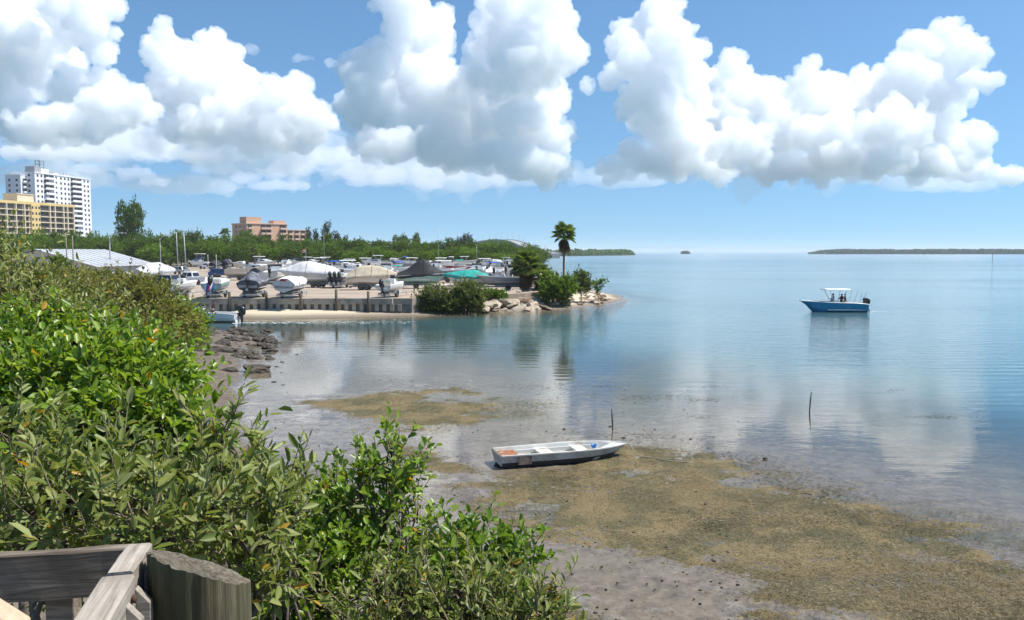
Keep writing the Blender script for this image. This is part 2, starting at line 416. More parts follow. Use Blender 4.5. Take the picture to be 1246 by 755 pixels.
# ------------------------------------------------------------------ water: one sheet at the tide level out to the horizon
def water_material():
    m, b = new_mat('bay_water')
    p = b.n('ShaderNodeNewGeometry').outputs['Position']
    a = b.n('ShaderNodeAttribute'); a.attribute_name = 'depth'; dep = a.outputs['Fac']
    s = b.sep(p)
    # ripples: wind patches offshore, long low wavelets inshore, calm in the lee of the bank
    wind = b.noise(b.v('MULTIPLY', p, (0.010, 0.030, 0)), 1.0, 4, 0.55)
    calm = b.mr(b.m('ADD', s[1], b.m('MULTIPLY', s[0], 1.1)), 40, 110)
    w1 = b.noise(b.v('MULTIPLY', p, (0.45, 1.5, 0)), 1.0, 4, 0.55, 0.6)
    w2 = b.noise(b.v('MULTIPLY', p, (1.9, 4.6, 0)), 1.0, 3, 0.55, 0.4)
    wv = b.n('ShaderNodeTexWave'); wv.wave_type = 'BANDS'; wv.bands_direction = 'Y'
    b.put(wv.inputs['Vector'], b.v('MULTIPLY', p, (-0.10, 0.33, 0))); wv.inputs['Scale'].default_value = 0.75
    wv.inputs['Distortion'].default_value = 7.0; wv.inputs['Detail'].default_value = 3; wv.inputs['Detail Scale'].default_value = 0.55
    lap = b.m('MULTIPLY', wv.outputs['Fac'], b.mr(b.noise(b.v('MULTIPLY', p, (.05, .07, 0)), 1.0, 3), .46, .66))
    hgt = b.m('MULTIPLY', b.m('ADD', b.m('MULTIPLY', w1, .075), b.m('MULTIPLY', w2, .022)), b.m('MULTIPLY_ADD', calm, b.mr(wind, .35, .65, .40, 1.25), 0.055))
    hgt = b.m('MULTIPLY_ADD', lap, b.m('MULTIPLY', b.mr(dep, 0.01, .12), .011), hgt)
    bump = b.n('ShaderNodeBump'); bump.inputs['Strength'].default_value = 1.0; bump.inputs['Distance'].default_value = 1.0
    b.put(bump.inputs['Height'], hgt)
    fr = b.n('ShaderNodeFresnel'); fr.inputs['IOR'].default_value = 1.333
    b.link(bump.outputs[0], fr.inputs['Normal'])
    gl = b.n('ShaderNodeBsdfGlossy'); b.put(gl.inputs['Color'], (1, 1, 1))
    b.put(gl.inputs['Roughness'], b.mr(s[1], 60, 900, 0.02, 0.16))
    b.link(bump.outputs[0], gl.inputs['Normal'])
    tr = b.n('ShaderNodeBsdfTransparent')
    b.put(tr.inputs['Color'], b.ramp(b.mr(dep, 0, 1.2, smooth=False), [(0, (1, 1, 1)), (.3, (.76, .80, .74)), (1, (.36, .50, .48))]))
    df = b.n('ShaderNodeBsdfDiffuse')
    nz = b.noise(b.v('MULTIPLY', p, (0.004, 0.02, 0)), 1.0, 4, .6)
    b.put(df.inputs['Color'], b.ramp(nz, [(.30, (.042, .100, .115)), (.55, (.060, .130, .140)), (.75, (.085, .155, .155))]))
    body = b.n('ShaderNodeMixShader')
    b.put(body.inputs[0], b.mr(dep, 0.06, 1.1)); b.link(tr.outputs[0], body.inputs[1]); b.link(df.outputs[0], body.inputs[2])
    top = b.n('ShaderNodeMixShader')
    b.link(fr.outputs[0], top.inputs[0]); b.link(body.outputs[0], top.inputs[1]); b.link(gl.outputs[0], top.inputs[2])
    finish(b, top.outputs[0])
    return m
wx = axis([(-12000, -1200, 1200), (-1200, -300, 90), (-300, -80, 11), (-80, -40, 2), (-40, -14, .6), (-14, 16, .34), (16, 40, .5), (40, 80, 2), (80, 300, 11), (300, 1200, 90), (1200, 12000, 1200)])
wy = axis([(-300, -40, 26), (-40, 8, 2), (8, 13, .4), (13, 36, .34), (36, 60, .4), (60, 96, .6), (96, 130, 1.5), (130, 320, 10), (320, 1000, 40), (1000, 12000, 500)])
def _wz(x, y):
    h = ground_fields(x, y)[0]
    return np.zeros_like(x), {'depth': np.maximum(0, -h)}
water = link('water', grid_mesh('water', wx, wy, _wz), water_material())
water['kind'] = 'structure'
# ------------------------------------------------------------------ plain materials
MATS = {}
def simple(name, col, rough=0.6, metal=0.0, var=0.12, scale=3.0, bump=0.0, spec=0.5, obj=True, dirt=None):
    if name in MATS: return MATS[name]
    m, b = new_mat(name)
    vec = b.n('ShaderNodeTexCoord').outputs['Object'] if obj else b.n('ShaderNodeNewGeometry').outputs['Position']
    nz = b.noise(vec, scale, 5, 0.6)
    dark = tuple(c * (1 - var * 2) for c in col); lite = tuple(min(1, c * (1 + var)) for c in col)
    c = b.ramp(nz, [(.3, dark), (.5, col), (.72, lite)])
    if dirt:
        c = b.mix(b.mr(b.noise(vec, scale * .45, 6, .7), .50, .68, 0, .75), c, dirt)
    pr = b.n('ShaderNodeBsdfPrincipled'); b.put(pr.inputs['Base Color'], c)
    b.put(pr.inputs['Roughness'], b.mr(nz, .3, .7, max(0.02, rough - .08), min(1, rough + .08)))
    pr.inputs['Metallic'].default_value = metal; pr.inputs['Specular IOR Level'].default_value = spec
    if bump:
        bp = b.n('ShaderNodeBump'); bp.inputs['Strength'].default_value = 0.6; bp.inputs['Distance'].default_value = bump
        b.put(bp.inputs['Height'], b.noise(vec, scale * 3, 5, .6)); b.link(bp.outputs[0], pr.inputs['Normal'])
    finish(b, pr.outputs[0]); MATS[name] = m
    return m
def glass_mat(name, col=(.02, .03, .04), rough=0.06):
    if name in MATS: return MATS[name]
    m, b = new_mat(name)
    pr = b.n('ShaderNodeBsdfPrincipled'); b.put(pr.inputs['Base Color'], col); pr.inputs['Roughness'].default_value = rough
    finish(b, pr.outputs[0]); MATS[name] = m
    return m
def wood_mat(name, cols, stretch=(2.5, 40, 40), bump=0.004, algae=None, rough=0.85):
    m, b = new_mat(name)
    vec = b.n('ShaderNodeTexCoord').outputs['Object']
    g = b.noise(b.v('MULTIPLY', vec, stretch), 1.0, 6, .65, 0.6)
    big = b.noise(vec, 3.0, 5, .6)
    c = b.ramp(g, [(.28, cols[0]), (.48, cols[1]), (.70, cols[2])])
    c = b.mix(b.mr(big, .40, .70, 0, .55), c, cols[0])
    if algae:
        n3 = b.noise(b.v('MULTIPLY', vec, (6, 6, 1.2)), 1.0, 5, .6)
        c = b.mix(b.mr(n3, .38, .62, 0, .65), c, algae)
    pr = b.n('ShaderNodeBsdfPrincipled'); b.put(pr.inputs['Base Color'], c); pr.inputs['Roughness'].default_value = rough
    pr.inputs['Specular IOR Level'].default_value = 0.25
    bp = b.n('ShaderNodeBump'); bp.inputs['Strength'].default_value = 1.0; bp.inputs['Distance'].default_value = bump
    b.put(bp.inputs['Height'], g); b.link(bp.outputs[0], pr.inputs['Normal'])
    finish(b, pr.outputs[0])
    return m

# ------------------------------------------------------------------ mesh collector
class MB:
    def __init__(self): self.v = []; self.f = []
    def add(self, vs, fs):
        k = len(self.v); self.v += [tuple(q) for q in vs]; self.f += [tuple(i + k for i in q) for q in fs]; return self
    def box(self, c, s, rz=0.0, rx=0.0, ry=0.0):
        M = Matrix.Translation(c) @ Matrix.Rotation(rz, 4, 'Z') @ Matrix.Rotation(ry, 4, 'Y') @ Matrix.Rotation(rx, 4, 'X')
        vs = [M @ Vector((x * s[0] / 2, y * s[1] / 2, z * s[2] / 2)) for z in (-1, 1) for x, y in ((-1, -1), (1, -1), (1, 1), (-1, 1))]
        return self.add(vs, [(3, 2, 1, 0), (4, 5, 6, 7), (0, 1, 5, 4), (1, 2, 6, 5), (2, 3, 7, 6), (3, 0, 4, 7)])
    def loft(self, rings, closed=True, caps=True):
        n = len(rings[0]); vs = [p for r in rings for p in r]; fs = []
        for i in range(len(rings) - 1):
            for j in range(n if closed else n - 1):
                a, b_ = i * n + j, i * n + (j + 1) % n
                fs.append((a, b_, b_ + n, a + n))
        if caps:
            fs.append(tuple(reversed(range(n)))); fs.append(tuple((len(rings) - 1) * n + j for j in range(n)))
        return self.add(vs, fs)
    def tube(self, pts, rad, n=6, caps=True):
        pts = [Vector(p) for p in pts]
        if not isinstance(rad, (list, tuple)): rad = [rad] * len(pts)
        rings = []; up = Vector((0, 0, 1)); prev = None
        for i, p in enumerate(pts):
            t = (pts[min(i + 1, len(pts) - 1)] - pts[max(i - 1, 0)])
            if t.length < 1e-9: t = up.copy()
            t.normalize()
            s = prev - t * prev.dot(t) if prev is not None else t.cross(up if abs(t.z) < .95 else Vector((1, 0, 0)))
            if s.length < 1e-6: s = t.orthogonal()
            s.normalize(); prev = s; q = t.cross(s)
            rings.append([p + (s * math.cos(2 * math.pi * k / n) + q * math.sin(2 * math.pi * k / n)) * rad[i] for k in range(n)])
        return self.loft(rings, True, caps)
    def lathe(self, prof, n=10, axis_='Z', c=(0, 0, 0)):
        rings = []
        for r_, z in prof:
            ring = []
            for k in range(n):
                a = 2 * math.pi * k / n; x, y = r_ * math.cos(a), r_ * math.sin(a)
                p = (x, y, z) if axis_ == 'Z' else ((x, z, y) if axis_ == 'Y' else (z, x, y))
                ring.append((p[0] + c[0], p[1] + c[1], p[2] + c[2]))
            rings.append(ring)
        return self.loft(rings, True, True)
    def mesh(self, name, smooth=False):
        me = bpy.data.meshes.new(name); me.from_pydata(self.v, [], self.f)
        bm = bmesh.new(); bm.from_mesh(me); bmesh.ops.recalc_face_normals(bm, faces=bm.faces); bm.to_mesh(me); bm.free()
        if smooth: me.polygons.foreach_set('use_smooth', np.ones(len(me.polygons), dtype=bool))
        return me
    def build(self, name, mat, parent=None, smooth=False, bevel=0.0, loc=None):
        o = link(name, self.mesh(name, smooth), mat, parent)
        if bevel:
            md = o.modifiers.new('bevel', 'BEVEL'); md.width = bevel; md.segments = 2; md.limit_method = 'ANGLE'
        if loc is not None: o.location = loc
        return o
def tag(o, label=None, cat=None, group=None, kind=None):
    if label: o['label'] = label
    if cat: o['category'] = cat
    if group: o['group'] = group
    if kind: o['kind'] = kind
    return o
def empty(name, loc, rz=0.0, label=None, cat=None, group=None):
    o = bpy.data.objects.new(name, None); COL.objects.link(o)
    o.location = loc; o.rotation_euler = (0, 0, rz); o.empty_display_size = 0.2
    return tag(o, label, cat, group)
def kids_of(o): return [c for c in COL.objects if c.parent == o]
def copy_tree(o, parent=None):
    c = o.copy(); COL.objects.link(c); c.parent = parent
    for ch in list(o.children): copy_tree(ch, c)
    return c
# ------------------------------------------------------------------ marina: lot, seawall
LOT_Z = 1.74
def poly_slab(name, pts, z0, z1, mat):
    n = len(pts); mb = MB()
    mb.add([(x, y, z0) for x, y in pts] + [(x, y, z1) for x, y in pts],
           [tuple(reversed(range(n))), tuple(range(n, 2 * n))] + [(i, (i + 1) % n, n + (i + 1) % n, n + i) for i in range(n)])
    return mb.build(name, mat)
def lot_material():
    m, b = new_mat('lot_shell_gravel')
    p = b.n('ShaderNodeNewGeometry').outputs['Position']
    big = b.noise(b.v('MULTIPLY', p, (.10, .22, 0)), 1.0, 5, .6); fine = b.noise(p, 3.0, 6, .7)
    c = b.ramp(big, [(.30, (.21, .165, .125)), (.48, (.30, .235, .18)), (.62, (.36, .29, .225)), (.78, (.25, .225, .16))])
    c = b.mix(b.mr(fine, .35, .7, 0, .35), c, (.44, .37, .29))
    pr = b.n('ShaderNodeBsdfPrincipled'); b.put(pr.inputs['Base Color'], c); pr.inputs['Roughness'].default_value = .95
    finish(b, pr.outputs[0]); return m
WALL_Y = 82.6
P_LOT = [(-75, WALL_Y + .3), (-10.3, WALL_Y + .3), (-5, 88.5), (1.5, 93), (5.5, 99), (8.0, 115), (9.5, 175), (8, 262), (-130, 262), (-130, 120)]
lot = poly_slab('lot_pavement', P_LOT, 0.2, LOT_Z, lot_material()); lot['kind'] = 'structure'

M_CONC = simple('weathered_concrete', (.40, .36, .295), .9, var=.2, scale=.8, bump=.01, dirt=(.19, .165, .13))
M_CONCD = simple('dark_concrete', (.16, .155, .14), .95, var=.25, scale=1.5, bump=.01)  # darker tone for the panel set back behind the face blocks
M_PILE = simple('piling_wood', (.10, .083, .062), .95, var=.25, scale=6, bump=.01)
sw = empty('seawall', (-20, WALL_Y, 0), label='low concrete seawall with pilings along the edge of the boat lot', cat='seawall')
x0, x1 = -52.0, 9.6                                                        # in the wall's own x
for i in range(int((x1 - x0) / 4.6)):
    a = x0 + i * 4.6
    MB().box((a + 2.28, 0, 1.46), (4.56, .42, .62)).build('cap_beam', M_CONC, sw, bevel=.03)
MB().box(((x0 + x1) / 2, .12, .55), (x1 - x0, .16, 1.2)).build('back_panel', M_CONCD, sw)
blk = MB().box((0, 0, 0), (.40, .16, .72)).mesh('face_block')
for i in range(int((x1 - x0) / .78)):
    o = link('face_block', blk, M_CONC, sw); o.location = (x0 + .4 + i * .78, -.06, .79); o.rotation_euler = (0, 0, random.uniform(-.03, .03))
pil = MB().tube([(0, 0, -.3), (0.01, 0, 1.2), (0, .01, 2.45)], [.15, .14, .13], 9).mesh('piling', True)
for px in (228, 279, 324, 366, 409, 448, 190):
    q = at(px, 363, WALL_Y - .4)
    o = link('piling', pil, M_PILE, sw); o.location = (q.x + 20, -.4, random.uniform(-.1, .1) + (.35 if px == 409 else 0))

# ------------------------------------------------------------------ boats
M_GEL = simple('white_gelcoat', (.80, .80, .78), .25, var=.04, scale=.7)
M_GELD = simple('weathered_gelcoat', (.60, .60, .57), .4, var=.12, scale=1.0, dirt=(.35, .34, .30))
M_CREAM = simple('cream_gelcoat', (.66, .60, .50), .4, var=.08, scale=1.0)
M_GREYH = simple('grey_hull_paint', (.26, .27, .29), .35, var=.08)
M_DARKH = simple('dark_bottom_paint', (.030, .035, .040), .5, var=.2)
M_BLUEH = simple('blue_hull_paint', (.010, .235, .42), .22, var=.05)
M_NAVYH = simple('navy_hull_paint', (.02, .035, .09), .3, var=.1)
M_TEALH = simple('seafoam_hull_paint', (.28, .48, .44), .35, var=.08)
M_REDH = simple('faded_red_paint', (.30, .05, .04), .5, var=.2)
M_BLACK = simple('black_cowl', (.018, .019, .022), .3, var=.2)
M_ALU = simple('aluminium', (.55, .56, .58), .35, .9, var=.1)
M_GALV = simple('galvanised_steel', (.36, .37, .38), .55, .6, var=.15)
M_RUBBER = simple('tyre_rubber', (.022, .022, .024), .85, var=.2)
M_GLASS = glass_mat('smoked_glass')
M_SEAT = simple('vinyl_seat', (.62, .56, .46), .6, var=.08)
def tarp(name, col, dirt=None): return simple(name, col, .8, var=.14, scale=1.4, bump=.03, dirt=dirt)
T_GREY = tarp('grey_tarp', (.085, .095, .115), (.30, .32, .35)); T_WHITE = tarp('white_tarp', (.66, .66, .65), (.45, .46, .48)); T_TAN = tarp('tan_tarp', (.50, .43, .32), (.36, .30, .21))
T_BLACK = tarp('black_tarp', (.016, .017, .020)); T_TEAL = tarp('teal_tarp', (.02, .36, .30), (.01, .22, .19)); T_NAVY = tarp('navy_tarp', (.012, .016, .035)); T_BLUE = tarp('blue_tarp', (.02, .10, .42)); T_SILVER = tarp('silver_tarp', (.50, .51, .53), (.34, .35, .37))
CATS = {}
class Hull:
    def __init__(s, L, B, H, rise=.26, pointed=2.3, fl=.80): s.L, s.B, s.H, s.rise, s.p, s.fl = L, B, H, rise, pointed, fl
    def beam(s, t): return max(.02, s.B / 2 * (.93 + .07 * min(1, t / .3)) * (1 - max(0, (t - .42) / .58) ** s.p))
    def sheer(s, t): return s.H * (1 + s.rise * t * t - .10 * max(0, 1 - t / .25) ** 2)
    def keel(s, t): return 0 if t < .55 else s.H * .50 * (max(0, t - .72) / .28) ** 2.4
    def ring(s, t):
        x = -s.L / 2 + s.L * t - (0 if t < .9 else 0); b = s.beam(t); k = s.keel(t); c = k + (s.sheer(t) - k) * .34 * (1 - .6 * max(0, (t - .6) / .4))
        rake = lambda z: x + (.19 * s.L * max(0, (t - .7) / .3) ** 1.5) * ((z - k) / (s.sheer(t) - k + 1e-6)) - .16 * s.L * max(0, (t - .7) / .3) ** 1.5
        pts = [(b, s.sheer(t)), (b * .97, c + (s.sheer(t) - c) * .45), (b * s.fl, c), (0, k), (-b * s.fl, c), (-b * .97, c + (s.sheer(t) - c) * .45), (-b, s.sheer(t))]
        return [(rake(z), y, z) for y, z in pts]
TS = [0, .06, .14, .25, .38, .5, .62, .72, .81, .88, .94, .98, 1.0]
def hull_parts(root, h, mh, md, sole=.42, bottom=None):
    rings = [h.ring(t) for t in TS]
    mb = MB().loft(rings, False, False)
    mb.add(rings[0], [(0, 1, 2, 3, 4, 5, 6)])
    hull = mb.build('hull', mh, root, True)
    md_ = hull.modifiers.new('edge', 'EDGE_SPLIT'); md_.split_angle = R(38)
    if bottom is not None:
        rr = []
        for t in TS:
            r_ = h.ring(t); rr.append([(x, y * 1.012 + (.0), z - .006) for x, y, z in r_[2:5]])
        MB().loft(rr, False, False).build('bottom_paint', bottom, hull, True)
    gun = []; inn = []
    for t in TS:
        r_ = h.ring(t); x, b, z = r_[0][0], r_[0][1], r_[0][2]; g = min(.13, b * .6); zs = max(h.H * sole, h.keel(t) + .05); q_ = min(1, max(0, (t - .66) / .14)); zs += (z - .05 - zs) * q_
        gun.append([(x, b + .015, z - .05), (x, b + .015, z + .03), (x, b - g, z + .03), (x, b - g * 1.1, zs), (x, -b + g * 1.1, zs), (x, -b + g, z + .03), (x, -b - .015, z + .03), (x, -b - .015, z - .05)])
    MB().loft(gun, False, True).build('deck', md, root)
    return hull
def make_outboard(root, x, y, z, mat, s=1.0, up=0.0):
    rings = []
    for zz, a, b_ in ((.0, .17, .12), (.10, .25, .17), (.32, .27, .18), (.46, .22, .16), (.52, .10, .09)):
        rings.append([(-.16 + math.cos(2 * math.pi * k / 10) * a, math.sin(2 * math.pi * k / 10) * b_, zz + .06 * math.cos(2 * math.pi * k / 10)) for k in range(10)])
    o = MB().loft(rings, True, True).build('outboard', mat, root, True)
    o.location = (x, y, z); o.scale = (s, s, s); o.rotation_euler = (0, up, 0)
    mb = MB(); mb.loft([[(-.24, -.06, .03), (-.05, -.07, .03), (-.05, .07, .03), (-.24, .06, .03)], [(-.22, -.05, -.55), (-.09, -.05, -.55), (-.09, .05, -.55), (-.22, .05, -.55)]])
    mb.box((-.16, 0, -.56), (.34, .20, .03)); mb.tube([(.02, 0, -.70), (-.16, 0, -.70), (-.32, 0, -.70)], [.03, .065, .04], 8); mb.box((-.14, 0, -.66), (.12, .03, .24)); mb.box((.02, 0, -.02), (.14, .26, .2))
    mb.build('drive_leg', mat, o)
    mb = MB()
    for k in range(3): mb.box((-.34, math.cos(k * 2.094) * .09, -.70 + math.sin(k * 2.094) * .09), (.02, .11, .16), rx=k * 2.094 + .5)
    mb.build('propeller', M_ALU, o)
    return o
def make_ttop(root, h, x, mat, Lt=2.0, hgt=1.95, z0=None):
    z0 = h.H * .45 if z0 is None else z0; w = h.B * .40; zt = z0 + hgt
    rings = []
    for u in (-1, -.92, 0, .92, 1):
        k = .93 if abs(u) == 1 else 1
        rings.append([(x + u * Lt / 2, y * w * k, zt + dz) for y, dz in ((-1, 0), (-.96, .07), (-.4, .11), (.4, .11), (.96, .07), (1, 0), (.9, -.03), (-.9, -.03))])
    t = MB().loft(rings, True, True).build('hard_top', mat, root)
    for sx in (-1, 1):
        for sy in (-1, 1):
            MB().tube([(x + sx * .38 - .1, sy * h.B * .20, z0), (x + sx * .46 - .1, sy * h.B * .24, z0 + .9), (x + sx * Lt * .34, sy * w * .8, zt)], .034, 6).build('top_post', M_ALU, t)
    return t
def make_console(root, h, x, mat):
    z0 = h.H * .44
    c = MB().loft([[(x - .42, -.42, z0), (x + .5, -.36, z0), (x + .5, .36, z0), (x - .42, .42, z0)], [(x - .38, -.42, z0 + .75), (x + .36, -.34, z0 + .75), (x + .36, .34, z0 + .75), (x - .38, .42, z0 + .75)], [(x - .30, -.38, z0 + 1.0), (x + .10, -.32, z0 + 1.0), (x + .10, .32, z0 + 1.0), (x - .30, .38, z0 + 1.0)]]).build('console', mat, root, bevel=.03)
    MB().loft([[(x + .30, -.33, z0 + .78), (x + .33, -.33, z0 + .78), (x + .33, .33, z0 + .78), (x + .30, .33, z0 + .78)], [(x + .02, -.28, z0 + 1.4), (x + .05, -.28, z0 + 1.4), (x + .05, .28, z0 + 1.4), (x + .02, .28, z0 + 1.4)]]).build('windshield', M_GLASS, c)
    MB().box((x - 1.05, 0, z0 + .42), (.5, .9, .16)).box((x - 1.05, 0, z0 + .2), (.42, .8, .4)).box((x - 1.27, 0, z0 + .68), (.10, .9, .4)).build('leaning_seat', M_SEAT, root, bevel=.03)
def make_cabin(root, h, x0, x1, mat, hgt=.75):
    rings = []
    for u in (0, .15, .5, .8, 1.0):
        x = x0 + (x1 - x0) * u; t = (x + h.L / 2) / h.L; b = h.beam(t) * .80; z = h.sheer(t); hh = hgt * (1 - u ** 2.2) + .06
        rings.append([(x, -b, z - .1), (x, -b * .9, z + hh * .8), (x, -b * .5, z + hh), (x, b * .5, z + hh), (x, b * .9, z + hh * .8), (x, b, z - .1)])
    c = MB().loft(rings, True, True).build('cabin', mat, root)
    for s in (-1, 1):
        a, b2 = rings[1], rings[2]; j = (0, 1) if s < 0 else (5, 4)
        def pt(r_, f): p, q = Vector(r_[j[0]]), Vector(r_[j[1]]); return p.lerp(q, f) + Vector((0, s * .012, 0))
        MB().add([pt(a, .45), pt(b2, .45), pt(b2, .85), pt(a, .85)], [(0, 1, 2, 3)]).build('cabin_window', M_GLASS, c)
    x = x0; t = (x + h.L / 2) / h.L; b = h.beam(t) * .72; z = h.sheer(t) + hgt * .8
    MB().loft([[(x + .25, -b, z), (x + .28, -b, z), (x + .28, b, z), (x + .25, b, z)], [(x - .12, -b * .9, z + .5), (x - .09, -b * .9, z + .5), (x - .09, b * .9, z + .5), (x - .12, b * .9, z + .5)]]).build('windshield', M_GLASS, c)
def make_cover(root, h, mat, peaks, seed=0, hem=.30):
    """draped cover; peaks = [(t, height above sheer)]"""
    r = random.Random(seed); rings = []
    ts = [0, .05, .12, .2, .28, .36, .44, .52, .6, .68, .76, .84, .91, .96, 1.0]
    for i, t in enumerate(ts):
        q = h.ring(t); x, b, z = q[0][0], q[0][1] + .04, q[0][2]
        pk = np.interp(t, [a for a, _ in peaks], [c for _, c in peaks])
        row = []
        for j, (yy, f) in enumerate(((1.0, -hem), (1.02, 0), (.86, .20), (.62, .52), (.34, .86), (.10, 1.0), (-.10, 1.0), (-.34, .86), (-.62, .52), (-.86, .20), (-1.02, 0), (-1.0, -hem))):
            zz = z + (f * pk if f >= 0 else f * (1 + r.uniform(-.5, .3))) + r.uniform(-.085, .085) * (1 if 0 < j < 11 else .6)
            row.append((x + (.06 if t == 1 else (-.06 if t == 0 else r.uniform(-.05, .05))), yy * b + r.uniform(-.03, .03), zz))
        rings.append(row)
    mb = MB().loft(rings, False, False); mb.add(rings[0], [tuple(range(12))]); mb.add(rings[-1], [tuple(range(12))])
    o = mb.build('cover', mat, root, True)
    s = o.modifiers.new('sub', 'SUBSURF'); s.levels = 1; s.render_levels = 1
    for i in (3, 7, 11): MB().tube([(p[0], p[1] * 1.01, p[2] + .012) for p in rings[i]], .018, 4).build('strap', M_BLACK, o)
    return o
def make_bowrail(root, h):
    mb = MB()
    for s in (-1, 1):
        pts = []
        for t in (.55, .68, .8, .9, .97):
            q = h.ring(t)[0]; pts.append((q[0], s * q[1] * .95, q[2] + .38 * min(1, (t - .5) * 5)))
            mb.tube([(q[0], s * q[1] * .95, q[2]), pts[-1]], .014, 5)
        mb.tube(pts, .016, 5)
    mb.build('bow_rail', M_ALU, root)
def make_bimini(root, h, mat, x=-.2, Lt=1.8, z=None, w=.42):
    z = h.sheer(.4) + 1.25 if z is None else z
    rings = [[(x + u * Lt / 2, y * h.B * w, z + dz - .08 * u * u) for y, dz in ((-1, -.12), (-.6, .04), (0, .08), (.6, .04), (1, -.12), (0, .05))] for u in (-1, -.4, .4, 1)]
    t = MB().loft(rings, True, True).build('bimini', mat, root, True)
    for s in (-1, 1):
        for u in (-.9, .9): MB().tube([(x + u * .1, s * h.B * .45, h.sheer(.4)), (x + u * Lt / 2, s * h.B * w * .98, z - .14)], .018, 5).build('bimini_pole', M_ALU, t)
wheel_me = MB().lathe([(.20, -.10), (.32, -.10), (.345, -.06), (.345, .06), (.32, .10), (.20, .10)], 14, 'Y').mesh('tyre')
rim_me = MB().lathe([(.04, -.07), (.19, -.105), (.205, -.06), (.205, .06), (.19, .105), (.04, .07)], 10, 'Y').mesh('rim')
def add_wheel(parent, loc, s=1.0, rim=None):
    o = link('wheel', wheel_me, M_RUBBER, parent); o.location = loc; o.scale = (s, s, s)
    q = link('rim', rim_me, rim or M_ALU, o)
    return o
def make_trailer(loc, rz, L, B, z, label, axles=1, tongue=1.5):
    t = empty('boat_trailer', loc, rz, label, 'trailer', 'trailers under the parked boats')
    mb = MB()
    for s in (-1, 1):
        mb.tube([(-L * .46, s * B * .34, z - .16), (L * .22, s * B * .34, z - .16), (L * .50, 0, z - .22)], .05, 4)
        mb.box((-L * .12, s * B * .22, z - .02), (L * .5, .08, .12)); mb.box((-L * .12, s * B * .22, z - .1), (.08, .08, .16))
    for u in (-.44, -.2, .05, .22): mb.box((L * u, 0, z - .2), (.08, B * .68, .08))
    mb.tube([(L * .45, 0, z - .21), (L * .5 + tongue * .6, 0, z - .24), (L * .5 + tongue, 0, .40)], .05, 4)
    mb.tube([(L * .5 + tongue * .7, .02, .02), (L * .5 + tongue * .7, .02, z - .1)], .03, 6)
    mb.box((-L * .44, 0, z - .32), (.06, B * .8, .10))
    mb.build('frame', M_GALV, t)
    for a in range(axles):
        x = -L * .14 + (a - (axles - 1) / 2) * .78
        MB().box((x, 0, .345), (.07, B * .74, .07)).box((x, B * .34, .42), (.05, .05, .3)).box((x, -B * .34, .42), (.05, .05, .3)).build('axle', M_GALV, t)
        for s in (-1, 1):
            add_wheel(t, (x, s * B * .41, .345))
            MB().loft([[(x + math.cos(q) * r_, s * B * .41 + w, .345 + math.sin(q) * r_) for r_, w in ((.40, -.12), (.43, -.12), (.43, .12), (.40, .12))] for q in np.linspace(.2, math.pi - .2, 7)]).build('fender', M_GALV, t)
    return t
def boat(px, py, rz, L, B, H, label, mh=None, md=None, z=.62, loc=None, trailer='galvanised trailer', axles=1, cover=None, peaks=None, ttop=None, tt_h=1.95, console=False, cabin=None, motors=1, mmat=None, mot_s=1.0, bottom=None, rail=False, bimini=None, bim_z=None, cat='boat', group='boats parked in the boat lot', seed=0, rise=.26, up=.0, name='motorboat', dz=0.0):
    base = gz(px, py, LOT_Z) if loc is None else Vector(loc)
    if trailer:
        make_trailer((base.x, base.y, base.z - .002), R(rz), L, B, z, trailer + ' under the ' + ' '.join(label.split()[:9]), axles)
    root = empty(name, (base.x, base.y, base.z + (z if trailer else 0) + dz), R(rz), label, cat, group)
    h = Hull(L, B, H, rise)
    hull_parts(root, h, mh or M_GEL, md or M_GEL, bottom=bottom)
    if cabin: make_cabin(root, h, L * cabin[0], L * cabin[1], md or M_GEL, cabin[2])
    if console: make_console(root, h, L * .0 - .1, md or M_GEL)
    if ttop: make_ttop(root, h, L * -.02 - .1, ttop, min(2.7, L * .40), tt_h)
    if cover: make_cover(root, h, cover, peaks, seed)
    if bimini: make_bimini(root, h, bimini, z=bim_z)
    if rail: make_bowrail(root, h)
    for k in range(motors): make_outboard(root, -L / 2 - .05, (k - (motors - 1) / 2) * .62, H * .92, mmat or M_BLACK, mot_s, up)
    return root, h

# along the seawall
boat(223, 361.5, 78, 5.0, 2.0, .85, 'small open white skiff on a trailer beside the boat towed past parked pickup', console=True, motors=1, mmat=simple('grey_cowl', (.06, .065, .07), .5), mot_s=1.2)
b2, _ = boat(266, 361.5, 96, 5.8, 2.2, 1.0, 'white boat with seafoam transom, black outboard and a striped towel over its stern', mh=M_TEALH, console=True, motors=1, mot_s=1.45, cover=None)
b3, h3 = boat(312, 361.5, 93, 6.4, 2.4, 1.1, 'boat draped in a torn dark grey tarp beneath a white hard top', mh=M_DARKH, cover=T_GREY, peaks=[(0, .35), (.3, 1.1), (.45, 1.35), (.6, .95), (1, .1)], ttop=M_GEL, tt_h=2.25, motors=1, seed=3)
b4, h4 = boat(358, 362, 86, 6.2, 2.4, 1.05, 'white boat with dark bottom and red lettering on its white stern cover', mh=M_GELD, cover=T_WHITE, peaks=[(0, .55), (.25, .62), (.6, .45), (1, .1)], motors=0, bottom=M_DARKH, seed=4)
boat(377, 350, 178, 8.2, 2.7, 1.35, 'large cabin boat shrouded in a white tarp with folds', mh=M_GELD, cover=T_WHITE, peaks=[(0, .5), (.25, 1.1), (.5, 1.55), (.65, 1.35), (.85, .5), (1, .1)], motors=0, axles=2, seed=5)
boat(416, 350, 84, 5.6, 2.3, 1.0, 'dark blue boat with three black outboards between white and tan tarps', mh=M_NAVYH, md=M_GELD, motors=3, mot_s=1.25, console=True)
